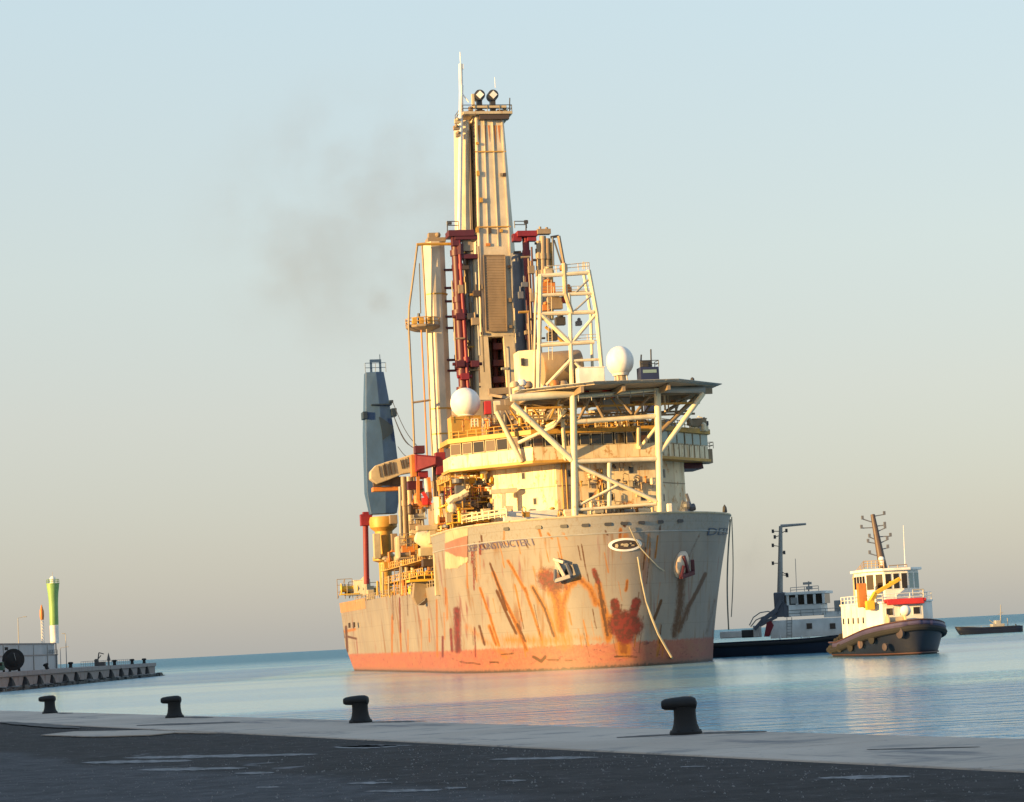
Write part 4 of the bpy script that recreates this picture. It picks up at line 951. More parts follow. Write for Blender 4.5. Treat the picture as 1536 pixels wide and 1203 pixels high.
mb = MB(); mb.box((.3, TS-.4, 98.2), (5.4, 1.3, .9)); mb.box((-2.2, TS-.5, 99.2), (1.6, 1.0, .5)); mb.box((1.4, TS-.5, 99.2), (1.0, 1.0, .6)); mb.build('crown_machinery', 'hatch', top, bevel=.04)
for px, py in ((686, 182), (684, 192), (687, 202), (760, 172), (757, 165), (700, 172), (706, 165)): mb = MB(); p = P(px, py, TS); mb.box(p, (random.uniform(.6, 1.1), .8, random.uniform(.5, 1.3))); mb.ball(p+Vector((0, -.4, .3)), .35, 8); mb.build('crown_light', random.choice(['tan', 'orange', 'cream']), top, bevel=.05)
mb = MB(); pm0, pm1 = P(689, 345, TS), P(692, 128, TS); mb.tube(pm0, pm1, .42, .38, n=10); mb.tube(P(692, 158, TS), P(691, 96, TS), .36); mb.tube(P(691, 96, TS), P(690, 78, TS), .08); mb.box(P(692, 100, TS), (.7, .5, .9)); mb.tube(P(693, 140, TS), P(703, 153, TS), .12); mb.tube(P(743, 132, TS), P(742, 116, TS), .05); mb.build('mast_pole', 'clean_white', tw)
# --- left riser column with its ring platform and frame
CS = 74.0
p0, p1 = P(665, 690, CS), P(651, 362, CS)
mb = MB(); mb.skin([mb.ring(Vector((p.x+.2, CS+1.9, p.z)), Vector((1, 0, 0)), Vector((0, 1, 0)), 1.95, 8, math.pi/8) for p in (Vector((p0.x, 0, 14)), Vector((p0.x, 0, p0.z)), p1)]); lc = mb.build('riser_column', 'tower_white', SHIP)
mb = MB(); mb.box((p1.x+.6, CS+2, p1.z+.4), (3.2, 3, .8)); mb.box((p1.x, CS+1.6, p1.z+1.2), (1.5, 1.4, 1.0)); mb.ball((p1.x+.9, CS+1, p1.z+1.3), .55, 8); mb.build('column_head', 'tan', lc, bevel=.06)
for py in (440, 612, 650): mb = MB(); p = P(652+(py-360)*.04, py, CS); mb.lathe((p.x+.2, CS+1.9, p.z), [(2.05, -.12), (2.05, .12)], 8, ph=math.pi/8); mb.build('column_band', 'ochre', lc)
mb = MB(); a, b = P(613, 488, CS-.5), P(670, 490, CS-.5); zc = a.z
mb.lathe(((a.x+b.x)/2-.6, CS+.8, zc-.9), [(1.6, 0), (3.0, .5), (3.1, .75), (3.0, .9)], 12); pf = mb.build('column_platform', 'tan', lc)
mb = MB(); cx_ = (a.x+b.x)/2-.6; mb.rail([(cx_+3.0*math.cos(k*.524), CS+.8+3.0*math.sin(k*.524), zc) for k in range(13)], 1.2, .07, 1.2); mb.build('railing', 'ochre', pf)
for dx_ in (-1.8, -.6, .9): mb = MB(); mb.box((cx_+dx_, CS-1.5, zc+.6), (.8, .7, 1.1)); mb.build('locker', 'ochre', pf, bevel=.05)
fr = []
def pole(pts, r=.16, mat='tan', s=CS-1, nm='frame_pole', par=lc):
    mb = MB(); q_ = [P(px, py, s) for px, py in pts]
    for a, b in zip(q_, q_[1:]): mb.tube(a, b, r, n=6)
    return mb.build(nm, mat, par)
pole([(626, 368), (614, 460), (613, 488), (619, 610), (622, 690)], .2); pole([(633, 368), (640, 488), (646, 640), (650, 700)], .17); pole([(629, 395), (631, 470)], .1, 'dark'); pole([(632, 495), (637, 600), (641, 690)], .15, 'orange')
pole([(625, 367), (636, 366), (680, 366)], .28, 'ochre'); pole([(618, 604), (646, 600)], .2); pole([(628, 470), (629, 485)], .25, 'dark'); pole([(678, 366), (690, 410)], .15, 'ochre')
# dark clamps between the column and the red riser
for py in (405, 432, 452, 475, 492, 540, 556): mb = MB(); p = P(674+(py-400)*.03, py, CS+1); mb.box(p, (2.0, .8, .35)); mb.box(p+Vector((.7, -.2, .5)), (.6, .6, .7)); mb.build('riser_clamp', 'dark_red', lc, bevel=.05)
# --- red risers and other tall pipes round the tower
RS = 72.0
def riser(pxt, pyt, pxb, pyb, r, mat, s=RS, nm='riser_pipe', extra=()):
    mb = MB(); a, b = P(pxb, pyb, s), P(pxt, pyt, s); mb.tube(a, b, r, n=12)
    for py, k in extra: u = (py-pyt)/(pyb-pyt); c = b.lerp(a, u); mb.tube(c+Vector((0, 0, -.5)), c+Vector((0, 0, .5)), r*k, n=12)
    return mb.build(nm, mat, SHIP, smooth=True)
riser(683, 352, 696, 592, .85, 'dark_red', extra=((380, 1.3), (450, 1.25), (470, 1.6), (545, 1.5), (560, 1.3), (585, 1.5)))
riser(688, 352, 703, 592, .32, 'red', RS-1, extra=((400, 1.3), (540, 1.7)))
riser(700, 378, 708, 600, .75, 'tan', RS+2, extra=((420, 1.2), (470, 1.3), (520, 1.15))); riser(706, 385, 715, 600, .5, 'grey', RS+1, extra=((450, 1.5),)); riser(712, 388, 716, 600, .35, 'cream', RS)
mb = MB(); mb.box(P(690, 352, RS), (4.6, 3.4, 1.1)); mb.box(P(697, 358, RS), (4.0, 3, .8)); mb.box(P(683, 362, RS-.5), (1.4, 1.6, 1.8)); mb.box(P(701, 386, RS), (3.4, 2.2, .8)); mb.build('riser_head', 'dark_red', SHIP, bevel=.08)
mb = MB(); mb.tube(P(690, 366, RS-.8), P(690, 382, RS-.8), .6); mb.build('riser_tensioner', 'dark_red', SHIP); mb = MB(); mb.box(P(700, 369, RS-.3), (1.6, 1, 1.9)); mb.build('tensioner_plate', 'panel', SHIP, bevel=.05); mb = MB(); mb.rail([P(671, 344, RS), P(688, 344, RS)], 1.4, .08); mb.tube(P(671, 350, RS), P(671, 336, RS), .1); mb.box(P(674, 335, RS), (.8, .5, .4)); mb.build('railing', 'dark', SHIP)
for px, py, mt in ((712, 546, 'dark_red'), (690, 546, 'dark_red'), (707, 475, 'dark'), (690, 475, 'dark_red'), (697, 565, 'red')): mb = MB(); p = P(px, py, RS-1); mb.box(p, (1.5, 1.2, 1.1)); mb.tube(p+Vector((-1.3, 0, 0)), p+Vector((1.3, 0, 0)), .3); mb.build('riser_valve', mt, SHIP, bevel=.06)
riser(776, 380, 783, 528, 1.15, 'bluegrey', RS+6); riser(788, 352, 797, 520, .62, 'red', RS+4, extra=((490, 1.5), (380, 1.2), (505, 1.7))); riser(799, 470, 802, 540, .6, 'dark_red', RS+5)
mb = MB(); mb.box(P(789, 352, RS+4), (3.6, 2.8, 1.0)); mb.box(P(797, 358, RS+3.6), (1.6, 1.2, 1.0)); mb.box(P(775, 357, RS+4), (1.6, 1.4, 1.4)); mb.build('riser_head', 'red', SHIP, bevel=.08)
mb = MB(); mb.rail([P(772, 342, RS+4), P(790, 342, RS+4)], 1.2, .08); mb.tube(P(789, 348, RS+4), P(789, 330, RS+4), .12); mb.box(P(789, 333, RS+4), (.7, .4, .6)); mb.build('head_lamp', 'dark', SHIP)
for px, r, mt in ((808, .45, 'tan'), (814, .6, 'panel'), (821, .55, 'tan'), (826, .35, 'ochre')): riser(px, 352 + abs(px-816)*1.2, px+2, 480, r, mt, RS+3, 'stand_pipe', ((385, 1.35), (410, 1.5), (430, 1.3)))
mb = MB(); mb.box(P(815, 348, RS+3), (2.4, 1.6, .9)); mb.tube(P(810, 352, RS+3), P(810, 340, RS+3), .25); mb.tube(P(820, 352, RS+3), P(820, 341, RS+3), .28); mb.build('pipe_stand_head', 'tan', SHIP, bevel=.05)
for pts in ([(802, 365), (812, 365)], [(800, 390), (812, 390)], [(826, 356), (838, 354)]): pole(pts, .25, 'dark', RS+3, 'tie_bar', SHIP)
pole([(838, 354), (846, 398)], .32, 'tan', RS+2, 'boom_strut', SHIP); pole([(829, 356), (830, 398)], .2, 'bluegrey', RS+2, 'boom_strut', SHIP); pole([(831, 360), (842, 395)], .15, 'dark', RS+2, 'boom_strut', SHIP)
# scaffold of thin pipes, ladders and landings crowding the lower half of the tower
for k in range(26):
    px = random.choice([random.uniform(676, 720), random.uniform(676, 722), random.uniform(768, 806)]); y0, y1 = random.uniform(368, 470), random.uniform(500, 590)
    pole([(px, y0), (px + (y1-y0)*.045, y1)], random.uniform(.1, .26), random.choice(['tan', 'panel', 'ochre', 'dark_red', 'grey', 'hatch', 'cream']), RS+random.uniform(-2, 5), 'service_pipe', SHIP)
for k in range(22):
    px, py = random.choice([random.uniform(678, 712), random.uniform(770, 800)]), random.uniform(375, 585); w_ = random.uniform(8, 18)
    pole([(px, py), (px+w_, py-w_*.05)], random.uniform(.12, .25), random.choice(['dark_red', 'hatch', 'tan', 'ochre']), RS+random.uniform(-2, 3), 'landing', SHIP)
for k in range(14):
    px, py = random.choice([random.uniform(680, 716), random.uniform(774, 800)]), random.uniform(385, 585); mb = MB(); p = P(px, py, RS+random.uniform(-2, 3)); mb.box(p, (random.uniform(.6, 1.4), .9, random.uniform(.6, 1.6))); mb.tube(p+Vector((0, 0, .5)), p+Vector((0, 0, 1.6)), .18); mb.build('junction_box', random.choice(['panel', 'dark_red', 'tan', 'hatch', 'bluegrey']), SHIP, bevel=.05)
# --- white lattice mast on the upper deckhouse
LSn, LSf = 38.5, 45.0
lm = None
def lt(pts, r, s, nm='lattice_tube', mat='white'):
    mb = MB()
    for (a, b), (c, d) in zip(pts, pts[1:]): mb.tube(P(a, b, s), P(c, d, s), r, n=8)
    return mb.build(nm, mat, lm, smooth=True) if lm else mb.build(nm, mat, SHIP, smooth=True)
lm = lt([(807, 600), (810, 470), (811, 412)], .36, LSn, 'lattice_mast')
lt([(907, 600), (895, 470), (883, 405)], .36, LSn, 'mast_leg'); lt([(858, 600), (855, 468), (853, 440)], .34, LSn, 'mast_leg'); lt([(801, 590), (803, 470), (806, 415)], .2, LSf, 'mast_leg'); lt([(890, 590), (886, 470), (876, 412)], .26, LSf, 'mast_leg')
for y0, y1, r in ((414, 409, .34), (443, 440, .3), (471, 468, .34), (518, 513, .34)): lt([(808, y0), (891 if y0 > 430 else 884, y1)], r, LSn, 'mast_girt')
for y0, y1, r in ((470, 467, .22), (516, 512, .22), (440, 437, .2)): lt([(803, y0), (884, y1)], r, LSf, 'mast_girt', 'cream')
lt([(812, 472), (855, 514)], .4, LSn, 'mast_brace'); lt([(895, 470), (858, 514)], .28, LSn, 'mast_brace'); lt([(818, 490), (848, 516)], .26, LSf, 'mast_brace', 'ochre'); lt([(820, 578), (856, 540)], .3, LSn, 'mast_brace'); lt([(862, 544), (880, 560), (900, 575)], .24, LSn, 'mast_brace'); lt([(885, 417), (862, 440)], .16, LSn, 'mast_brace', 'grey'); lt([(886, 444), (860, 468)], .16, LSn, 'mast_brace', 'grey'); lt([(846, 395), (848, 440), (858, 470)], .4, LSn, 'mast_brace', 'cream'); lt([(860, 541), (900, 539)], .22, LSn, 'mast_girt')
mb = MB(); mb.rail([P(818, 410, LSn), P(884, 404, LSn), P(874, 404, LSf)], 1.1, .06); mb.rail([P(812, 440, LSn), P(886, 438, LSn)], 1.0, .05); mb.rail([P(866, 517, LSn), P(897, 515, LSn)], 1.5, .05, 1.2, 3); mb.tube(P(876, 404, LSn), P(875, 392, LSn), .06); mb.ladder(P(826, 540, LSn), P(824, 420, LSn), .6, .05); mb.build('railing', 'cream', lm)
for px, py, mt, w in ((822, 408, 'cream', 1.3), (845, 402, 'orange', 1.0), (822, 432, 'orange', 2.2), (832, 455, 'tan', 2.4), (846, 450, 'dark_red', 1.2), (818, 462, 'orange', 1.2), (852, 435, 'orange', 1.0), (840, 482, 'dark', 1.6), (828, 505, 'dark', 1.6), (868, 485, 'bluegrey', .9)):
    mb = MB(); p = P(px, py, LSn+2.5); mb.box(p, (w, 1.2, w*.8)); mb.lathe(p+Vector((0, -.4, w*.4)), [(w*.3, 0), (w*.35, .3), (w*.1, .5)], 10); mb.build('mast_equipment', mt, lm, bevel=.05)
mb = MB(); mb.lathe(P(818, 550, LSn+3.5)+Vector((-.5, 1, -.3)), [(.3, 0), (2.6, .1), (2.7, .4), (2.7, 6.2), (2.6, 6.5), (.3, 6.6)], 22, (1, 0, .05)); mb.build('storage_drum', 'tan', lm, smooth=True)
mb = MB(); mb.prism([(P(779, 560, 46).x, 46), (P(811, 560, 46).x, 44.5), (P(811, 560, 46).x, 50), (P(779, 560, 46).x, 50)], 38.2, P(790, 526, 46).z); wc = mb.build('mast_cabin', 'white', SHIP, bevel=.06); p = P(784, 543, 45.4); mb = MB(); mb.box(p, (.5, .5, 1.2)); mb.build('window', 'dark', wc)
mb = MB(); mb.box(P(885, 565, 37.5), (4.2, 2.4, 2.6)); mb.box(P(885, 552, 37.5), (4.4, 2.5, .12)); mb.build('control_cabin', 'clean_white', lm, bevel=.06)
for px, py, mt in ((776, 585, 'white'), (783, 577, 'clean_white'), (772, 580, 'cream'), (792, 580, 'tan'), (832, 578, 'orange'), (845, 579, 'tan')): mb = MB(); p = P(px, py, 35); mb.lathe(p+Vector((0, 0, -1.6)), [(.5, 0), (.5, 1.3), (.8, 1.5), (.8, 2.0), (.5, 2.4)], 12); mb.build('vent', mt, SHIP, smooth=True)
mb = MB(); mb.beam(P(733, 588, 40), P(762, 586, 40), 1.1, 1.0); mb.beam(P(735, 592, 40), P(770, 598, 30), .4); mb.build('walkway_beam', 'tan', SHIP)

# --- foredeck clutter seen over the bulwark
for i in range(36): gear(random.uniform(868, 980), 771+random.uniform(-2, 4), random.uniform(8, 16), None, random.uniform(.7, 1.1))
for i in range(8): gear(random.uniform(760, 856), 776+random.uniform(-2, 3), random.uniform(12, 20), None, random.uniform(.5, .8), random.choice(['white', 'cream', 'ochre']))
mb = MB(); p = P(1030, 768, 14); p.z = 19.9
for k in range(3): mb.tube(p+Vector((-.8, 0, k*1.3)), p+Vector((1.3, 0, k*1.5)), .55); mb.ball(p+Vector((-.6+k*.3, -.4, 1.2+k*1.0)), .75, 10)
mb.beam(p+Vector((-1.6, 0, 0)), p+Vector((-.4, 0, 4)), .4); mb.beam(p+Vector((1.5, 0, 0)), p+Vector((.1, 0, 5)), .4); mb.build('deck_winch', 'bluegrey', SHIP, smooth=False, bevel=.05)
mb = MB(); mb.box(p+Vector((-2.4, .6, 2.2)), (.9, .5, 3.0)); mb.build('life_raft_case', 'clean_white', SHIP, bevel=.2)
p = P(1088, 778, 17); p.x = min(p.x, 19.3); p.z = 20; mb = MB(); mb.tube(p, p+Vector((0, 0, 2.2)), .12); mb.lathe(p+Vector((0, 0, 1.9)), [(.1, 0), (.38, .2), (.3, .9), (.05, 1.3)], 8); mb.build('jack_light', 'dark', SHIP)
# left flank: clutter of machinery on and above the forecastle's shoulder
for i in range(70):
    s = random.uniform(30, 41); px = random.uniform(664, 752); z_ = random.choice([20.0, 20.0, 23.0, 26.0])
    p = P(px, 780, s); py = 780
    k = random.randrange(6); mt = random.choice(['ochre', 'orange', 'cream', 'white', 'tan', 'yellow', 'red', 'dark', 'bluegrey'])
    for _ in range(12):
        pz = P(px, py, s).z; py += (pz - z_)*9.6
    gear(px, py, s, k, random.uniform(.8, 1.5), mt)
for z in (23.0, 26.0, 29.6):
    mb = MB(); mb.span((-20.2, 30.5, z-.18), (-14.3, 42.4, z)); mb.rail([(-20.0, 42, z), (-20.0, 30.7, z), (-14.5, 30.7, z)], 1.1, .07, 1.5); mb.build('side_platform', 'yellow' if z < 27 else 'ochre', SHIP)
mb = MB()
for y_ in (31, 36, 42): mb.tube((-19.9, y_, 19.9), (-19.9, y_, 29.6), .18)
for y_ in (31, 36): mb.tube((-19.9, y_, 20), (-19.9, y_+5, 26), .12)
mb.build('platform_stanchions', 'ochre', SHIP)
for i in range(30):
    px, py, s_ = random.uniform(690, 752), random.uniform(715, 775), random.uniform(27.5, 30.5)
    gear(px, py, s_, random.choice([0, 2, 3, 4, 5, 1]), random.uniform(.7, 1.3), random.choice(['ochre', 'orange', 'hatch', 'yellow', 'white', 'bluegrey', 'dark', 'orange']))
for k, (x0, y0, x1, y1) in enumerate(((706, 722, 716, 742), (724, 724, 736, 738), (744, 720, 752, 740), (700, 752, 712, 768), (728, 750, 742, 766))): pbox_ = (P(x0, y1, 30.9), P(x1, y0, 30.9)); mb = MB(); mb.span(pbox_[0], pbox_[1]+Vector((0, .25, 0))); mb.build('dark_box', 'hatch', SHIP)  # dark boxes set among the clutter for contrast
for i in range(26):   # hoses, valves and lockers on the front of the accommodation
    px, py = random.uniform(845, 980), random.uniform(700, 764); k_ = random.choice([1, 2, 3, 5]); gear(px, py, 19.3, k_, random.uniform(.45, .75), random.choice(['ochre', 'orange', 'hatch', 'tan', 'cream', 'white', 'ochre']))
mb = MB(); mb.box(P(690, 742, 29.5), (1.5, 1.2, 2.8)); mb.lathe(P(687, 725, 29.5), [(.9, 0), (.9, .7)], 12); mb.build('exhaust_head', 'bluegrey', SHIP, bevel=.1)
mb = MB(); mb.path([P(672, 755, 29), P(680, 748, 29), P(690, 745, 29), P(700, 738, 29)], .6, 8); mb.ball(P(678, 762, 29), .8, 10); mb.build('white_ducting', 'white', SHIP, smooth=True)
mb = MB(); mb.beam(P(735, 738, 24), P(775, 735, 24), .8, .7); mb.beam(P(755, 740, 24), P(755, 765, 24), .7); mb.box(P(763, 766, 22), (1.2, 1, 1.4)); mb.build('deck_davit', 'white', SHIP, bevel=.05)
mb = MB(); mb.rail([P(662, 795, 41), P(700, 784, 28), P(760, 775, 14)], 1.2, .10, 2.0); mb.build('railing', 'white', SHIP)
mb = MB(); a, b = P(756, 784, 17.5), P(838, 764, 17.5); mb.span((a.x, 17.5, 19.9), (b.x, 18.1, b.z)); mb.build('wave_breaker', 'clean_white', SHIP, bevel=.08)
for px, py, w_ in ((852, 768, 1.2), (872, 770, 1.6), (893, 769, 1.2), (922, 767, 2.0), (945, 768, 1.4), (966, 766, 1.8)): mb = MB(); p = P(px, py, 10); mb.tube(p+Vector((-w_/2, 0, 0)), p+Vector((w_/2, 0, 0)), .42, n=12); mb.box(p+Vector((0, 0, -.8)), (w_*.8, .8, 1.3)); mb.build('mooring_drum', random.choice(['white', 'cream', 'white', 'orange']), SHIP, smooth=True)
mb = MB(); mb.beam(P(664, 786, 40), P(760, 770, 17), .5, .7); mb.build('bulwark_beam', 'white', SHIP)

# --- aft working deck, left side: crane, boom, pipes, machinery
def pbox(x0, y0, x1, y1, s, dep, nm, mat, par=SHIP, bev=.05):
    a, b = P(x0, y1, s), P(x1, y0, s); mb = MB(); mb.span((a.x, s, a.z), (b.x, s+dep, b.z)); return mb.build(nm, mat, par, bevel=bev)
KS = 118.0
mb = MB(); rs = []
for xl, xr, py, dep in ((557, 596, 771, 3.2), (551, 601, 738, 4.5), (550, 597, 690, 5), (549, 592, 650, 5), (549, 583, 595, 4), (549, 576, 558, 3)):
    a, b = P(xl, py, KS), P(xr, py, KS); m_ = lerp(a.x, b.x, .55); rs.append([mb.bm.verts.new(v) for v in ((a.x, KS+.5, a.z), (m_, KS, a.z), (b.x, KS+.35, a.z), (b.x, KS+dep, a.z), (a.x, KS+dep, a.z))])
mb.skin(rs); cr = mb.build('crane', 'slate', SHIP, bevel=.1)
mb = MB(); a, b = P(558, 558, KS), P(571, 540, KS)
for x_ in (a.x, b.x): mb.beam((x_, KS+1, a.z-.3), (x_, KS+1, b.z), .4)
mb.beam((a.x-.2, KS+1, b.z), (b.x+.2, KS+1, b.z), .5); mb.tube((b.x, KS+1, b.z), (b.x, KS+1, b.z+1.2), .08); mb.rail([(a.x-1.2, KS+.6, a.z), (b.x+1.0, KS+.6, a.z)], 1.8, .06); mb.build('boom_tip', 'slate', cr)
paint('slate_dark', (.012, .03, .06), .1)
for x0, x1, y0, y1 in ((545, 551, 617, 628), (588, 595, 612, 624), (557, 588, 605, 608), (584, 590, 600, 604)): pbox(x0, y0, x1, y1, KS-.4, 3.0, 'sheave_lug', 'slate_dark', cr)
mb = MB(); mb.plate([P(x_, y_, KS-.35) for x_, y_ in ((568, 625), (574, 628), (590, 640), (588, 650), (574, 660), (572, 645))], .25, (0, -1, 0)); mb.build('hook_bracket', 'slate_dark', cr)
for a, b in (((588, 600), (625, 668)), ((590, 622), (620, 672)), ((592, 628), (618, 670)), ((597, 670), (624, 682))):
    mb = MB(); pa_, pb2 = P(*a, KS), P(*b, 104); mb.path([pa_.lerp(pb2, u) + Vector((0, 0, -1.2*math.sin(math.pi*u))) for u in [i/8 for i in range(9)]], .07, 5); mb.build('hoist_wire', 'dark', cr)
p = P(577, 771, KS); mb = MB(); cz = lambda py: P(577, py, KS).z
mb.lathe((p.x, KS+2.5, 0), [(2.5, cz(774)), (2.7, cz(780)), (2.6, cz(790)), (1.7, cz(796)), (1.55, cz(830)), (2.3, cz(834)), (2.3, cz(840)), (1.2, cz(843)), (1.2, ZD-.6)], 14); mb.build('crane_pedestal', 'ochre', cr, smooth=True)
for x0, y0, x1, y1, mt in ((585, 772, 596, 786, 'tan'), (562, 800, 570, 838, 'cream'), (588, 800, 596, 828, 'tan')): pbox(x0, y0, x1, y1, KS-1, 1.5, 'pedestal_box', mt, cr, .1)
mb = MB(); mb.tube(P(550, 876, KS+6), P(548, 772, KS+6), .55, n=10); mb.box(P(549, 780, KS+6), (2.2, 1.8, 2.2)); mb.box(P(551, 771, KS+6), (1.8, 1.5, .8)); mb.build('red_mast', 'red', SHIP, bevel=.05)
# white boom with slanted lettering, in its rest
BS = 100.0
mb = MB(); top_ = [(556, 707), (564, 698), (582, 692), (600, 687), (622, 680)]; bot_ = [(556, 718), (566, 726), (585, 719), (604, 711), (622, 708)]
rs = []
for (xt, yt), (xb, yb) in zip(top_, bot_):
    a, b = P(xb, yb, BS), P(xt, yt, BS); rs.append([mb.bm.verts.new(v) for v in ((a.x, BS, a.z), (b.x, BS, b.z), (b.x, BS+2.6, b.z), (a.x, BS+2.6, a.z))])
mb.skin(rs); bm_ = mb.build('rest_boom', 'cream', SHIP, bevel=.12)
mb = MB()
for x_ in (570, 575, 579, 583, 587, 591, 602, 605, 610, 614, 618):
    yt = 696-(x_-570)*.28+3; k = random.uniform(-1.5, 3); a, b = P(x_-1.6+k*.3, yt, BS-.06), P(x_+1.4+k*.3, yt+17 - (4 if x_ > 598 else 0), BS-.06); mb.beam(a, b, .28, .1)
for x0, y0, x1, y1 in ((575, 695, 579, 712), (583, 693, 587, 710), (610, 686, 616, 690), (611, 695, 616, 694)): mb.beam(P(x0+1, y0, BS-.07), P(x1, y1, BS-.07), .22, .1)
mb.build('boom_lettering', 'hatch', bm_)
pbox(560, 729, 602, 737, BS+2, 2.5, 'boom_cradle', 'orange'); mb = MB(); [mb.box(P(px, py, BS+2), (w, 1.4, h)) for px, py, w, h in ((566, 724, 1.6, 1.4), (580, 724, 2.0, 1.0), (594, 722, 2.4, 1.6))]; mb.build('cradle_gear', 'hatch', SHIP, bevel=.05)
# red crane head beside it
RSn = 62.0
mb = MB(); mb.plate([P(x_, y_, RSn) for x_, y_ in ((623, 681), (655, 684), (655, 698), (642, 702), (624, 708))], 3.0, (0, 1, 0)); rc = mb.build('red_crane', 'red', SHIP, bevel=.1)
paint('pale_red', (.36, .07, .08), .25)
mb = MB(); mb.plate([P(x_, y_, RSn-.05) for x_, y_ in ((626, 684), (653, 686.5), (653, 696), (641, 700), (626, 705))], .12, (0, -1, 0)); mb.build('crane_side_plate', 'pale_red', rc)
for x0, y0, x1, y1, mt, s in ((623, 668, 637, 680, 'dark_red', RSn+.5), (655, 678, 668, 712, 'red', RSn+.3), (628, 706, 642, 718, 'red', RSn+.5), (660, 672, 666, 690, 'orange', RSn+1), (618, 682, 624, 715, 'orange', RSn+1)): pbox(x0, y0, x1, y1, s, 1.8, 'crane_housing', mt, rc)
mb = MB()
for pts in ([(627, 715), (627, 750), (632, 758), (642, 758), (646, 748), (643, 716)],): 
    q_ = [P(x_, y_, RSn+.4) for x_, y_ in pts]
    for a, b in zip(q_, q_[1:]): mb.beam(a, b, .5, .5)
mb.build('crane_frame', 'orange', rc)
mb = MB(); mb.tube(P(638, 718, RSn+.8), P(642, 748, RSn+.8), .5, n=10); mb.build('hydraulic_ram', 'clean_white', rc, smooth=True)
mb = MB(); mb.beam(P(634, 738, RSn), P(646, 757, RSn), .5); mb.box(P(637, 752, RSn), (.9, .8, 1.2)); mb.build('crane_hook', 'fire_red', rc)
for i in range(50):   # lockers, manifolds and cable reels crowding the crane's foot
    gear(random.uniform(606, 672), random.uniform(724, 855), random.uniform(66, 96), random.choice([0, 2, 3, 4, 5]), random.uniform(.9, 1.5), random.choice(['hatch', 'ochre', 'tan', 'dark_red', 'orange', 'cream', 'grey']))
for i in range(26): px = random.uniform(662, 700); gear(px, random.uniform(690, 770), random.uniform(44, 60), random.choice([0, 2, 3, 5]), random.uniform(.9, 1.5), random.choice(['hatch', 'ochre', 'tan', 'bluegrey', 'orange', 'white']))
for k, px in enumerate((652, 658)): pole([(px, 700), (px, 745)], .35, 'tan', RSn+2, 'support_leg')
# tall tan guide pipes
for (xt, yt, xb, yb, r, mt) in ((605, 715, 611, 868, .5, 'tan'), (613, 715, 620, 866, .55, 'cream'), (620, 712, 633, 868, .35, 'tan'), (626, 712, 640, 840, .3, 'grey'), (600, 730, 603, 880, .3, 'grey'), (632, 755, 622, 862, .3, 'tan')): riser(xt, yt, xb, yb, r, mt, 88, 'guide_pipe', ((yt+40, 1.3), (yt+95, 1.3)))
for a, b in (((618, 730), (634, 800)), ((634, 760), (616, 830))): pole([a, b], .2, 'tan', 88, 'guide_brace', SHIP)
# white bell-mouthed tank, cabin and yellow working platform at the forecastle break
mb = MB(); mb.lathe(P(624, 806, 62), [(.4, -.2), (.9, 0), (1.0, .3), (1.3, 1.0), (1.5, 2.0), (1.6, 3.4)], 16, (1, 0, -.25)); mb.build('white_tank', 'white', SHIP, smooth=True)
mb = MB(); mb.box(P(640, 792, 58), (3.4, 2, .9)); mb.box(P(648, 806, 58), (1.2, 2, 2.2)); mb.box(P(640, 828, 60), (2.6, 2, 1.4)); mb.build('launch_frame', 'cream', SHIP, bevel=.15)
pbox(635, 838, 652, 850, 60, 2, 'machinery_box', 'hatch'); pbox(596, 803, 610, 840, 84, 3, 'white_tank', 'cream', SHIP, .4)
mb = MB(); a, b = P(612, 870, 58), P(656, 864, 58); mb.span((a.x, 56, a.z-.4), (b.x, 60, a.z)); mb.rail([(a.x, 56, a.z), (b.x, 56, a.z)], 1.1, .07, 1.2); mb.build('yellow_platform', 'yellow', SHIP)
mb = MB(); mb.plate([P(x_, y_, 57) for x_, y_ in ((622, 872), (655, 870), (655, 892), (644, 894), (626, 908), (620, 896))], 2.0, (0, 1, 0)); mb.build('platform_bracket', 'tan', SHIP, bevel=.05)
mb = MB(); mb.plate([P(x_, y_, 56.8) for x_, y_ in ((652, 892), (644, 895), (627, 908), (636, 908))], .1, (0, -1, 0)); mb.build('bracket_slot', 'hatch', SHIP)
for i in range(80):
    s = random.uniform(62, 112); px = random.uniform(562, 652); z_ = random.choice([ZD-.5, ZD-.5, ZD+2.5, ZD+5])
    py = 880
    for _ in range(14): py += (P(px, py, s).z - z_)*8
    p = P(px, py, s)
    if p.x < -20.3 or p.x > -12: continue
    gear(px, py, s, random.choice([0, 1, 3, 4, 4, 2, 5]), random.uniform(1.0, 1.9), random.choice(['ochre', 'orange', 'tan', 'cream', 'yellow', 'tan', 'hatch']))
for i in range(10): px = 566+i*8.6; pole([(px, 893), (px, random.uniform(842, 880))], random.uniform(.12, .3), random.choice(['ochre', 'tan', 'orange']), 66+i*0+random.uniform(0, 25), 'stanchion', SHIP)
for z in (ZD+2.4, ZD+4.9): mb = MB(); mb.span((-20.0, 62, z-.15), (-14, 112, z)); mb.rail([(-20, 62, z), (-20, 112, z)], 1.1, .07, 2.2); mb.build('side_platform', 'ochre', SHIP)
mb = MB(); mb.rail([(-20.2, 44, ZD), (-20.2, 150, ZD)], 1.1, .07, 2.5); mb.build('railing', 'tan', SHIP)
paint('stern_paint', (.40, .22, .10), .4)
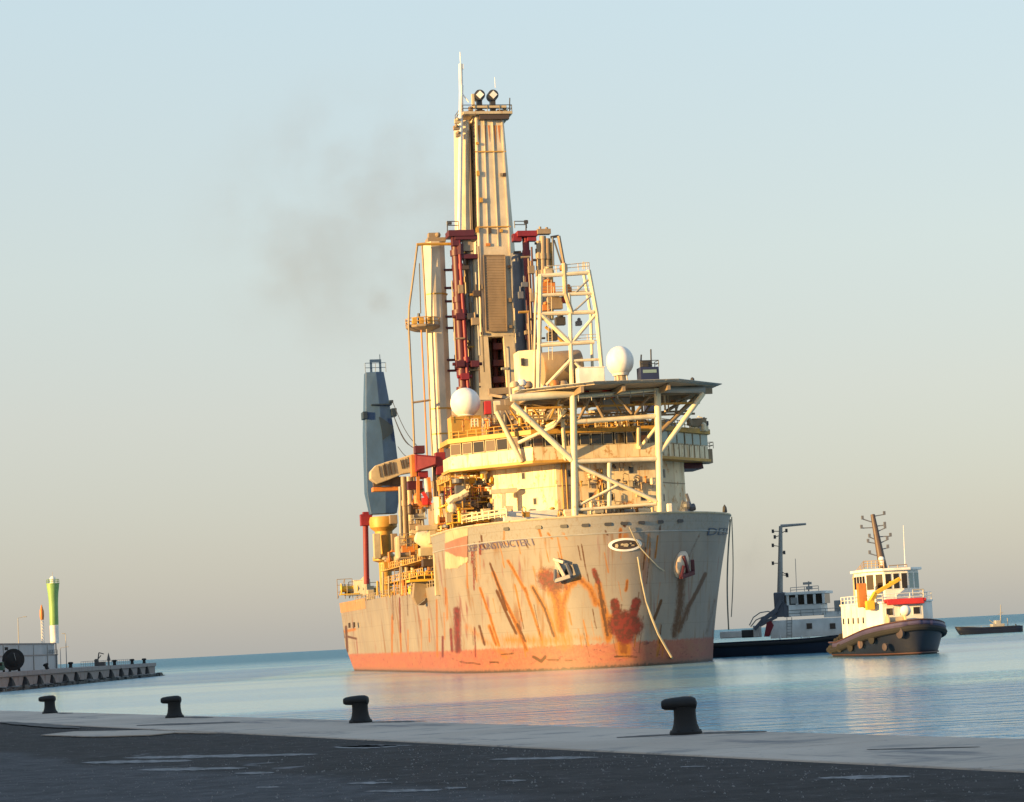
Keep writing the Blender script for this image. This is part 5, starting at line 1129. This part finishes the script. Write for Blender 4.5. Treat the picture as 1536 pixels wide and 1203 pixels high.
# stern: orange bulwark, yellow winches, mooring gear
def aft(s, z, off): return Vector((-hw(s, z)-off, s, z))
mb = MB(); mb.plate([aft(176.2, 12.3, .06), aft(136, 12.3, .06), aft(136, ZD+.5, .06), aft(176.2, ZD+.6, .06)], .35, (1, 0, 0)); mb.build('stern_bulwark', 'stern_paint', SHIP)
for px, py, k, mt in ((524, 892, 0, 'yellow'), (532, 893, 0, 'cream'), (541, 893, 2, 'white'), (549, 892, 5, 'cream'), (556, 896, 4, 'ochre'), (518, 898, 4, 'tan'), (536, 897, 4, 'hatch')): gear(px, py, 160, k, 2.2, mt)
pbox(552, 884, 562, 910, 140, 2, 'mooring_post', 'cream', SHIP, .2)
mb = MB()
for px, py in ((524, 938), (531, 937)): p = PT(px, py, -20.6); mb.box(p, (.3, 1.6, 1.0))
mb.build('side_scuttle', 'hatch', SHIP)
# --- ropes
def rope(pts, r, lab, nm='mooring_rope'):
    mb = MB(); mb.path([p - SB if False else p for p in pts], r, 6); o = mb.build(nm, 'rope', None, smooth=True); tag(o, lab, 'rope'); return o
def sag(a, b, k, n=18): return [a.lerp(b, i/n) + Vector((0, 0, -k*math.sin(math.pi*i/n))) for i in range(n+1)]
def HW(px, py, off=.35): p, n_ = H(px, py); return glob(p + n_*off)
l1 = [HW(x_, y_) for x_, y_ in ((943, 790), (950, 806), (958, 820), (972, 836), (985, 850), (994, 856))]
rope(l1, .09, 'thin slack line looping from the bow emblem toward the right anchor', 'slack_line')
l2 = [HW(x_, y_, .5) for x_, y_ in ((955, 835), (960, 868), (967, 902), (975, 927), (984, 950), (996, 972))] + [glob(H(1004, 985)[0] + Vector((0, -1.0, 0)))]
e_ = G(1014, 996, -.1); l2.append(e_)
rope(l2, .17, 'thick pale rope trailing from the bow down into the water', 'mooring_rope')
TOW_A = max((glob(Vector((hw(s_, 20.9)+.1, s_, 20.9))) for s_ in range(8, 42)), key=lambda w: proj(w)[0])
paint('scuffed_rubber', (.06, .045, .05), .6)
paint('brown_boot', (.07, .03, .025), .4)
paint('plum', (.06, .05, .11), .3)
paint('rustbrown', (.09, .06, .045), .3)
# ------------------------------------------------------------------ tugs and the far boat
class Frame:
    def __init__(self, o, phi): self.o = Vector(o); self.phi = phi; self.a = Vector((-math.sin(phi), math.cos(phi), 0)); self.t = Vector((math.cos(phi), math.sin(phi), 0))
    def l(self, w): d = w - self.o; return Vector((d.dot(self.t), d.dot(self.a), d.z))
    def _r(self, px, py): d = ray(px, py); e = self.l(Vector((0, 0, EYE))); return e, Vector((d.dot(self.t), d.dot(self.a), d.z))
    def s(self, px, py, s): e, d = self._r(px, py); return e + d*((s-e.y)/d.y)
    def x(self, px, py, x): e, d = self._r(px, py); return e + d*((x-e.x)/d.x)
    def w(self, l): return self.o + self.t*l.x + self.a*l.y + Vector((0, 0, l.z))
def boat_hull(L_, B_, sheer, rake=1.6, full=.42, n=60, zn=10, round_stern=True):
    """hull with flared, full bow at y = 0 and rounded stern at y = L_; sheer(u) gives the rail height"""
    mb = MB(); sides = {}
    def w(u, k):
        f = min(1, u/full); a = (1-(1-f)**(2.0+.9*k))**(.72-.18*k)
        if round_stern and u > .86: a *= (1-((u-.86)/.15)**2.2*.55)
        return B_/2*a*(.88+.12*k)
    for sd in (-1, 1):
        g = []
        for i in range(n+1):
            u = (i/n)**1.5; row = []
            for j in range(zn+1):
                k = j/zn; z = -.6 + (sheer(u)+.6)*k; y = rake*(1-k)**1.4*(1-u) + u*L_; row.append(mb.bm.verts.new((sd*w(u, k), y, z)))
            g.append(row)
        sides[sd] = g
        for i in range(n):
            for j in range(zn): mb.face([g[i][j], g[i+1][j], g[i+1][j+1], g[i][j+1]])
    a, b = sides[-1], sides[1]
    for j in range(zn): mb.face([a[n][j], b[n][j], b[n][j+1], a[n][j+1]])
    for i in range(n):   # deck, a metre below the rail
        mb.face([a[i][zn-2], a[i+1][zn-2], b[i+1][zn-2], b[i][zn-2]])
    bmesh.ops.remove_doubles(mb.bm, verts=mb.bm.verts, dist=.003)
    return mb, w
# --- the near tug, sunlit
o_ = G(1382, 982, 0); NF = Frame(o_, R_(6.5))
NT = thing('tugboat', 'sunlit white and black tugboat with red rail, nearest right of the big ship', 'tugboat', o_, NF.phi)
sheer = lambda u: 4.6 - 2.6*min(1, u/.75)**.85
mb, wf = boat_hull(30, 11.2, sheer, 1.2); 
mb.build('hull', 'tugblack', NT, smooth=True)
def girdle(z_of, off, r, a, b, nm, mat, L_=30, wff=None, k=1.0, root=None, n=50):
    wff = wff or wf; pts = []
    for sd in (-1, 1):
        q_ = [Vector((sd*(wff(u, k)+off), u*L_+ (1-k)*.6 - (off if u < .02 else 0), z_of(u))) for u in [a + (b-a)*(i/n)**1.7 for i in range(n+1)]]
        pts = q_[::-1] if sd < 0 else pts + q_[1:]
    mb = MB(); mb.path(pts, r, 8); return mb.build(nm, mat, root or NT, smooth=True)
girdle(lambda u: sheer(u)-1.05, .10, .42, 0, 1, 'bow_fender', 'rubber', k=.85)
girdle(lambda u: sheer(u)-.02, 0, .10, 0, 1, 'bulwark_rail', 'brown_boot')
girdle(lambda u: sheer(u)-.45, -.22, .42, 0, .8, 'bulwark_strake', 'plum', k=1.0)
girdle(lambda u: .25, .03, .10, 0, 1, 'boot_band', 'brown_boot', k=.2)
for s, z, r in ((1, 2.9, .7), (5.5, 2.3, .65), (9, 1.7, .6), (3.0, 1.2, .5), (14, 1.3, .6), (20, 1.2, .6), (25, 1.0, .6)):
    u = s/30; mb = MB(); c = Vector((-(wf(u, .7)+.1), s, z)); mb.lathe(c, [(r*.45, 0), (r, .05), (r, .35), (r*.45, .4)], 16, (-1, -.4, 0)); mb.build('tyre_fender', 'scuffed_rubber' if s in (1, 3.0, 9) else 'rubber', NT, smooth=True)
def chamf(x0, x1, y0, y1, c): return [(x0, y0+c), (x0+c, y0), (x1-c, y0), (x1, y0+c), (x1, y1), (x0, y1)]
mb = MB(); mb.prism(chamf(-4.9, 4.2, 6.0, 21, 1.8), 1.8, 7.0); h1 = mb.build('deckhouse', 'tugwhite', NT, bevel=.08)
mb = MB(); mb.prism(chamf(-5.0, 4.3, 5.8, 21.2, 1.8), 6.9, 7.12); mb.rail([(-4.8, 21, 7.1), (-4.8, 8, 7.1), (-3, 6, 7.1), (2.6, 6, 7.1), (4.2, 8, 7.1), (4.2, 20, 7.1)], 1.0, .05); mb.build('boat_deck', 'tugwhite', NT)
mb = MB(); wp = chamf(-3.9, 3.4, 8.6, 16.5, 2.0); mb.prism(wp, 7.1, 11.2); wh = mb.build('wheelhouse', 'tugwhite', NT, bevel=.08)
mb = MB(); mb.prism(chamf(-4.3, 3.8, 8.1, 17, 2.1), 11.2, 11.55); mb.build('wheelhouse_roof', 'clean_white', wh, bevel=.06)
F_ = [wp[5], wp[0], wp[1], wp[2], wp[3], wp[4]]
def pane(a, b, n, z0, z1, par, mat='glass', gap=.35, nm='window'):
    L_ = math.hypot(b[0]-a[0], b[1]-a[1]); w = L_/n
    for i in range(n): port(a, b, w*(i+.5), (z0+z1)/2, w-gap, z1-z0, par, mat, nm, 'tugwhite')
pane(wp[5], wp[0], 4, 9.0, 10.7, wh); pane(wp[0], wp[1], 2, 8.8, 10.8, wh); pane(wp[1], wp[2], 3, 8.8, 10.8, wh); pane(wp[2], wp[3], 2, 8.8, 10.8, wh, 'sky_reflection_glass')
hp = chamf(-4.9, 4.2, 6.0, 21, 1.8)
pane(hp[5], hp[0], 5, 4.4, 5.2, h1, gap=2.0); pane(hp[1], hp[2], 3, 5.3, 6.2, h1, gap=1.0)
mb = MB(); mb.plate([NF.s(x_, y_, 5.6) for x_, y_ in ((1328, 899), (1384, 896), (1386, 905), (1330, 908))], .5, (0, -1, 0)); mb.tube(NF.s(1326, 902, 5.4), NF.s(1389, 899, 5.4), .28); mb.build('red_awning', 'fire_red', NT, bevel=.12)
mb = MB(); mb.beam(NF.s(1304, 906, 6.5), NF.s(1313, 890, 6.8), .55); mb.beam(NF.s(1311, 891, 6.8), NF.s(1350, 868, 7.2), .5); mb.beam(NF.s(1350, 868, 7.2), NF.s(1334, 874, 7.0), .25); mb.box(NF.s(1305, 908, 6.5), (1.1, 1, 1.2)); mb.build('yellow_crane', 'yellow', NT, bevel=.06)
mb = MB(); mb.box(NF.s(1293, 893, 8), (1.2, .8, 3.2)); mb.build('orange_locker', 'orange', NT, bevel=.1)
for k, (x_, y_) in enumerate(((-4.6, 12), (-4.6, 15), (-4.6, 18.5))): mb = MB(); mb.span((x_-.5, y_, 2), (x_, y_+.15, 6.8)); mb.build('side_fin', 'tugwhite', NT)
mb = MB(); mb.ball(NF.s(1358, 916, 3.5), .75, 14); mb.tube(NF.s(1358, 924, 3.5), NF.s(1358, 916, 3.5), .3); mb.build('searchlight', 'clean_white', NT, smooth=True)
mb = MB(); mb.lathe(NF.s(1344, 931, 4)+Vector((-1.2, 0, 0)), [(.9, 0), (.9, .15), (.5, .16), (.5, 2.2), (.9, 2.25), (.9, 2.4)], 14, (1, 0, 0)); mb.build('tow_winch', 'cream', NT, smooth=True)
mb = MB(); m0, m1 = NF.s(1326, 860, 14), NF.s(1309, 772, 16); mb.tube(m0, m1, .62, .3, n=10); mast = mb.build('mast', 'rustbrown', NT, smooth=True)
mb = MB()
for u, l, z in ((.28, -1.5, .5), (.40, 1.2, .2), (.5, -1.4, .3), (.56, -1.1, .5), (.62, 1.9, 0), (.5, 1.3, .5), (.78, -1.9, .0), (.86, -1.6, .6), (.97, 1.6, .2), (.8, 1.4, .1), (.7, 1.3, .5)):
    p = m0.lerp(m1, u); mb.beam(p, p+Vector((l, 0, z)), .14); mb.box(p+Vector((l, 0, z+.2)), (.3, .3, .5))
mb.build('mast_lights', 'bluegrey', mast)
mb = MB(); p = NF.s(1322, 838, 14); mb.ball(p, .42, 12, (1, 1, .8)); mb.lathe(p+Vector((0, 0, -1.3)), [(.2, 0), (.4, 1.1)], 10); mb.build('radar_dome', 'clean_white', mast, smooth=True)
mb = MB(); mb.tube(NF.s(1358, 856, 12), NF.s(1355, 788, 12), .07, .03); mb.build('whip_antenna', 'clean_white', NT)
mb = MB(); mb.rail([NF.s(1286, 866, 16), NF.s(1296, 853, 14), NF.s(1326, 852, 9)], 1.0, .06, 1.0, 3); mb.rail([NF.s(1334, 861, 9), NF.s(1361, 859, 9)], 1.1, .06, .9, 3); mb.span(NF.s(1336, 858, 10), NF.s(1360, 853, 10.3)); mb.build('roof_railing', 'tan', NT)
mb = MB(); mb.rail([NF.s(1370, 898, 7), NF.s(1385, 897, 7), NF.s(1386, 897, 12)], 1.2, .06); mb.tube(NF.s(1385, 912, 7), NF.s(1385, 884, 7), .12); mb.tube(NF.s(1371, 885, 7), NF.s(1385, 884, 7), .08); mb.build('side_gallery', 'grey', NT)
for x_ in (-2.6, 2.2): mb = MB(); mb.lathe((x_, 19, 6.9), [(.9, 0), (.85, 3.6), (.95, 3.7), (.6, 4.6)], 14); mb.build('funnel', 'cream', NT, smooth=True)
mb = MB(); p = NF.s(1256, 960, 26)
for k in range(5): mb.ball(p+Vector((random.uniform(-1, 1), random.uniform(-1, 1), random.uniform(-.6, .5))), random.uniform(.4, .7), 8)
mb.build('stern_fender', 'rubber', NT, smooth=True)
# --- the grey tug, in the big ship's shadow
o_ = Vector((62, 381, 0)); GF = Frame(o_, R_(72))
GT = thing('tugboat', 'shaded pale grey tugboat with long black hull, between ship and sunlit tug', 'tugboat', o_, GF.phi)
sheer2 = lambda u: 3.3 - .9*min(1, u/.5)
mb, wf2 = boat_hull(33, 11, sheer2, 1.5); mb.build('hull', 'tugblack', GT, smooth=True)
girdle(lambda u: sheer2(u)-.5, .08, .3, 0, 1, 'rubbing_fender', 'rubber', 33, wf2, .9, GT)
xs_ = -3.2
def gx(px, py, x=xs_): return GF.x(px, py, x)
def gbox(x0, y0, x1, y1, dep, nm, mat, par=GT, x=xs_, bev=.06):
    a, b = gx(x0, y1, x), gx(x1, y0, x); mb = MB(); mb.span((x, min(a.y, b.y), a.z), (x+dep, max(a.y, b.y), b.z)); return mb.build(nm, mat, par, bevel=bev)
dh2 = gbox(1156, 925, 1276, 958, 6.8, 'deckhouse', 'tugwhite')
a, b = gx(1183, 925), gx(1232, 925); zb, zt = a.z, gx(1200, 889).z
mb = MB(); mb.prism([(-2.6, b.y), (-3.0, a.y), (2.8, a.y), (2.8, b.y+.0)], zb, zt-1.9); gw = mb.build('wheelhouse', 'tugwhite', GT, bevel=.08)
mb = MB(); mb.prism([(-2.75, b.y-.5), (-3.0, a.y), (2.8, a.y), (2.8, b.y-.5)], zt-1.9, zt-.3); mb.build('window_band', 'glass', gw)
mb = MB(); mb.prism([(-3.2, b.y-1.0), (-3.3, a.y+.4), (3.1, a.y+.4), (3.1, b.y-1.0)], zt-.3, zt+.15); mb.build('wheelhouse_roof', 'clean_white', gw, bevel=.06)
mb = MB()
for k in range(5): y_ = lerp(a.y, b.y-.5, k/4); mb.beam((-3.0, y_, zt-1.95), (-3.0, y_, zt-.25), .42, .12)
mb.build('window_post', 'tugwhite', gw)
gbox(1186, 896, 1196, 906, .2, 'door', 'grey', gw, -3.1)
for px in (1214, 1249): mb = MB(); p = gx(px, 939, xs_-.05); mb.box(p, (.12, .9, .9)); mb.build('window', 'hatch', dh2)
gbox(1236, 916, 1276, 926, 5.6, 'upper_deck', 'tugwhite', GT, -2.6); gbox(1252, 900, 1264, 920, 2, 'ventilator', 'grey', GT, -2.4)
gbox(1162, 888, 1176, 926, 2.2, 'funnel', 'bluegrey', GT, -2.6, .2); gbox(1176, 905, 1182, 926, 2, 'funnel_casing', 'bluegrey', GT, -2.7, .1)
mb = MB(); m0, m1, m2 = gx(1170, 892, 0), gx(1171, 789, 0), gx(1209, 786, 0); mb.tube(m0, m1, .5, .3, n=10); mb.tube(m1, m2, .26, .18, n=8); gm = mb.build('mast', 'grey', GT, smooth=True)
mb = MB()
for py, dx_, dz in ((797, 1.3, .1), (803, 1.0, -.2), (820, 1.3, .3), (845, 1.3, .1), (800, -1.0, .4), (857, -1.0, -.6), (862, -1.1, -.2), (830, -.6, .1)):
    p = gx(1171, py, 0); mb.beam(p, p+Vector((0, dx_, dz)), .12); mb.box(p+Vector((0, dx_, dz)), (.35, .35, .6))
mb.build('mast_lights', 'dark', gm)
mb = MB(); mb.tube(gx(1195, 890, 0), gx(1193, 838, 0), .05); mb.tube(gx(1213, 889, 0), gx(1213, 872, 0), .12); mb.box(gx(1211, 875, 0), (.4, 1.4, .4)); mb.box(gx(1214, 882, 0), (.6, 1.0, .5)); mb.rail([gx(1186, 889, -2.5), gx(1228, 886, -2.5)], .8, .05); mb.build('roof_gear', 'grey', gw)
mb = MB(); mb.beam(gx(1132, 944), gx(1143, 931), .5); mb.beam(gx(1143, 931), gx(1166, 914), .7); mb.beam(gx(1140, 938), gx(1165, 925), .5); mb.beam(gx(1158, 925), gx(1172, 900), .6); mb.build('tow_gantry', 'bluegrey', GT)
mb = MB(); mb.plate([gx(x_, y_, -3.6) for x_, y_ in ((1150, 934), (1156, 931), (1160, 938), (1153, 955), (1146, 955))], .8, (1, 0, 0)); mb.build('red_hatch', 'red', GT)
mb = MB(); q_ = [gx(x_, y_) for x_, y_ in ((1124, 938), (1130, 926), (1140, 919), (1152, 917), (1162, 920))]; mb.path(q_, .1, 5); q_ = [gx(x_, y_, 2) for x_, y_ in ((1126, 940), (1134, 930), (1145, 925), (1158, 925))]; mb.path(q_, .1, 5); mb.build('tow_hoop', 'grey', GT)
gbox(1112, 944, 1132, 957, 3.5, 'tow_winch', 'dark', GT, -2.4, .2); gbox(1130, 938, 1138, 956, 2.0, 'winch_frame', 'tugwhite', GT, -2.6, .1)
gbox(1080, 946, 1112, 958, 5, 'stern_housing', 'tugwhite', GT, -2.5, .15)
mb = MB()
for k in range(4): mb.tube(gx(1170+k*32, 959, -5.2), gx(1170+k*32, 953, -5.2), .12)
mb.box(gx(1210, 960, -5.0), (.8, 1.0, .9)); mb.build('mooring_bitts', 'tugwhite', GT)
mb = MB(); mb.rail([gx(1183, 925, -3.0), gx(1276, 920, -3.0)], 1.0, .05); mb.ladder(gx(1184, 957, -3.4), gx(1184, 926, -3.4), .8, .06, (0, 1, 0)); mb.build('railing', 'grey', GT)
# --- tow lines
e_ = D(1093, 944, 394); tw0 = TOW_A
rope([tw0.lerp(e_, i/16) + Vector((-.35*math.sin(math.pi*i/16), 0, 0)) for i in range(17)], .12, 'tow line dropping from the ship\'s right bow to the grey tug', 'tow_rope')
e2 = D(1097, 925, 394)
rope([(tw0+Vector((.25, .3, .4))).lerp(e2, i/16) + Vector((.25*math.sin(math.pi*i/16), 0, 0)) for i in range(17)], .08, 'thinner messenger line hanging beside the tow line, outermost of the two', 'messenger_rope')
# --- far low boat
a, b = G(1433, 954, 0), G(1530, 950, 0); o_ = (a+b)/2; o_ = D(1433, 951, 598); o_.z = 0; BF = Frame(o_, R_(-84))
FB = thing('workboat', 'low dark workboat with a thin mast, far off at the right edge', 'boat', o_, BF.phi)
mb, wf3 = boat_hull(17.4, 4.4, lambda u: 2.1-.5*min(1, u/.4), 1.6); mb.build('hull', 'tugblack', FB, smooth=True)
girdle(lambda u: 2.12-.5*min(1, u/.4), 0, .07, 0, 1, 'rail', 'dark', 16.6, wf3, 1.0, FB); print('FB', [proj(BF.w(Vector((0, y_, 1)))) for y_ in (0, 8, 16.6)])
bx = lambda px, py: BF.x(px, py, 0)
mb = MB(); mb.box(bx(1496, 938)+Vector((0, 0, -.6)), (2.4, 3.2, 2.0)); mb.box(bx(1496, 934), (2.0, 1.4, 1.2)); mb.build('wheelhouse', 'grey', FB, bevel=.1)
mb = MB(); mb.tube(bx(1501, 940), bx(1501, 907), .18, .1); mb.beam(bx(1497, 922), bx(1505, 918), .14); mb.beam(bx(1484, 930), bx(1497, 940), .15); mb.tube(bx(1512, 942), bx(1511, 927), .1); mb.build('mast', 'grey', FB)
mb = MB(); mb.box(bx(1525, 944), (1.2, .9, 1.6)); mb.beam(bx(1523, 936), bx(1530, 948), .3); mb.build('outboard_motor', 'dark', FB, bevel=.1)
mb = MB(); mb.rail([bx(1436, 945), bx(1490, 942)], .7, .04, 2.5, 1); mb.build('railing', 'grey', FB)
# ------------------------------------------------------------------ exhaust smoke drifting left of the tower
def smoke(c, size, dens, nm, sc, thr):
    mb = MB(); mb.box((0, 0, 0), size); me_o = mb.build(nm, 'white'); me_o.data.materials.clear(); me_o.location = c
    m = bpy.data.materials.new(nm); m.use_nodes = True; t = m.node_tree; t.nodes.clear()
    o = t.nodes.new('ShaderNodeOutputMaterial'); v = t.nodes.new('ShaderNodeVolumePrincipled'); t.links.new(v.outputs[0], o.inputs['Volume'])
    v.inputs['Color'].default_value = (.42, .38, .34, 1); v.inputs['Anisotropy'].default_value = .2
    tcn = t.nodes.new('ShaderNodeTexCoord'); n = add(t, 'ShaderNodeTexNoise', Scale=sc, Detail=4, Roughness=.6); t.links.new(tcn.outputs['Object'], n.inputs['Vector'])
    sub = t.nodes.new('ShaderNodeVectorMath'); sub.operation = 'SUBTRACT'; sub.inputs[1].default_value = (.5, .5, .5); t.links.new(tcn.outputs['Generated'], sub.inputs[0])
    ln = t.nodes.new('ShaderNodeVectorMath'); ln.operation = 'LENGTH'; t.links.new(sub.outputs[0], ln.inputs[0])
    fall = ramp(t, ln.outputs['Value'], .5, .12); k = t.nodes.new('ShaderNodeMath'); k.operation = 'MULTIPLY'; t.links.new(fall, k.inputs[0]); t.links.new(ramp(t, n.outputs['Fac'], thr, thr+.28), k.inputs[1])
    k2 = t.nodes.new('ShaderNodeMath'); k2.operation = 'MULTIPLY'; t.links.new(k.outputs[0], k2.inputs[0]); k2.inputs[1].default_value = dens; t.links.new(k2.outputs[0], v.inputs['Density'])
    me_o.data.materials.append(m); me_o['kind'] = 'stuff'; return me_o
smoke(D(540, 330, 470), (84, 30, 74), .022, 'smoke', .07, .38)
smoke(D(570, 452, 455), (8, 6, 8), .06, 'smoke', .3, .30)
smoke(D(435, 425, 462), (24, 12, 22), .024, 'smoke', .12, .36)
smoke(D(1128, 825, 400), (9, 6, 12), .03, 'smoke', .25, .42)
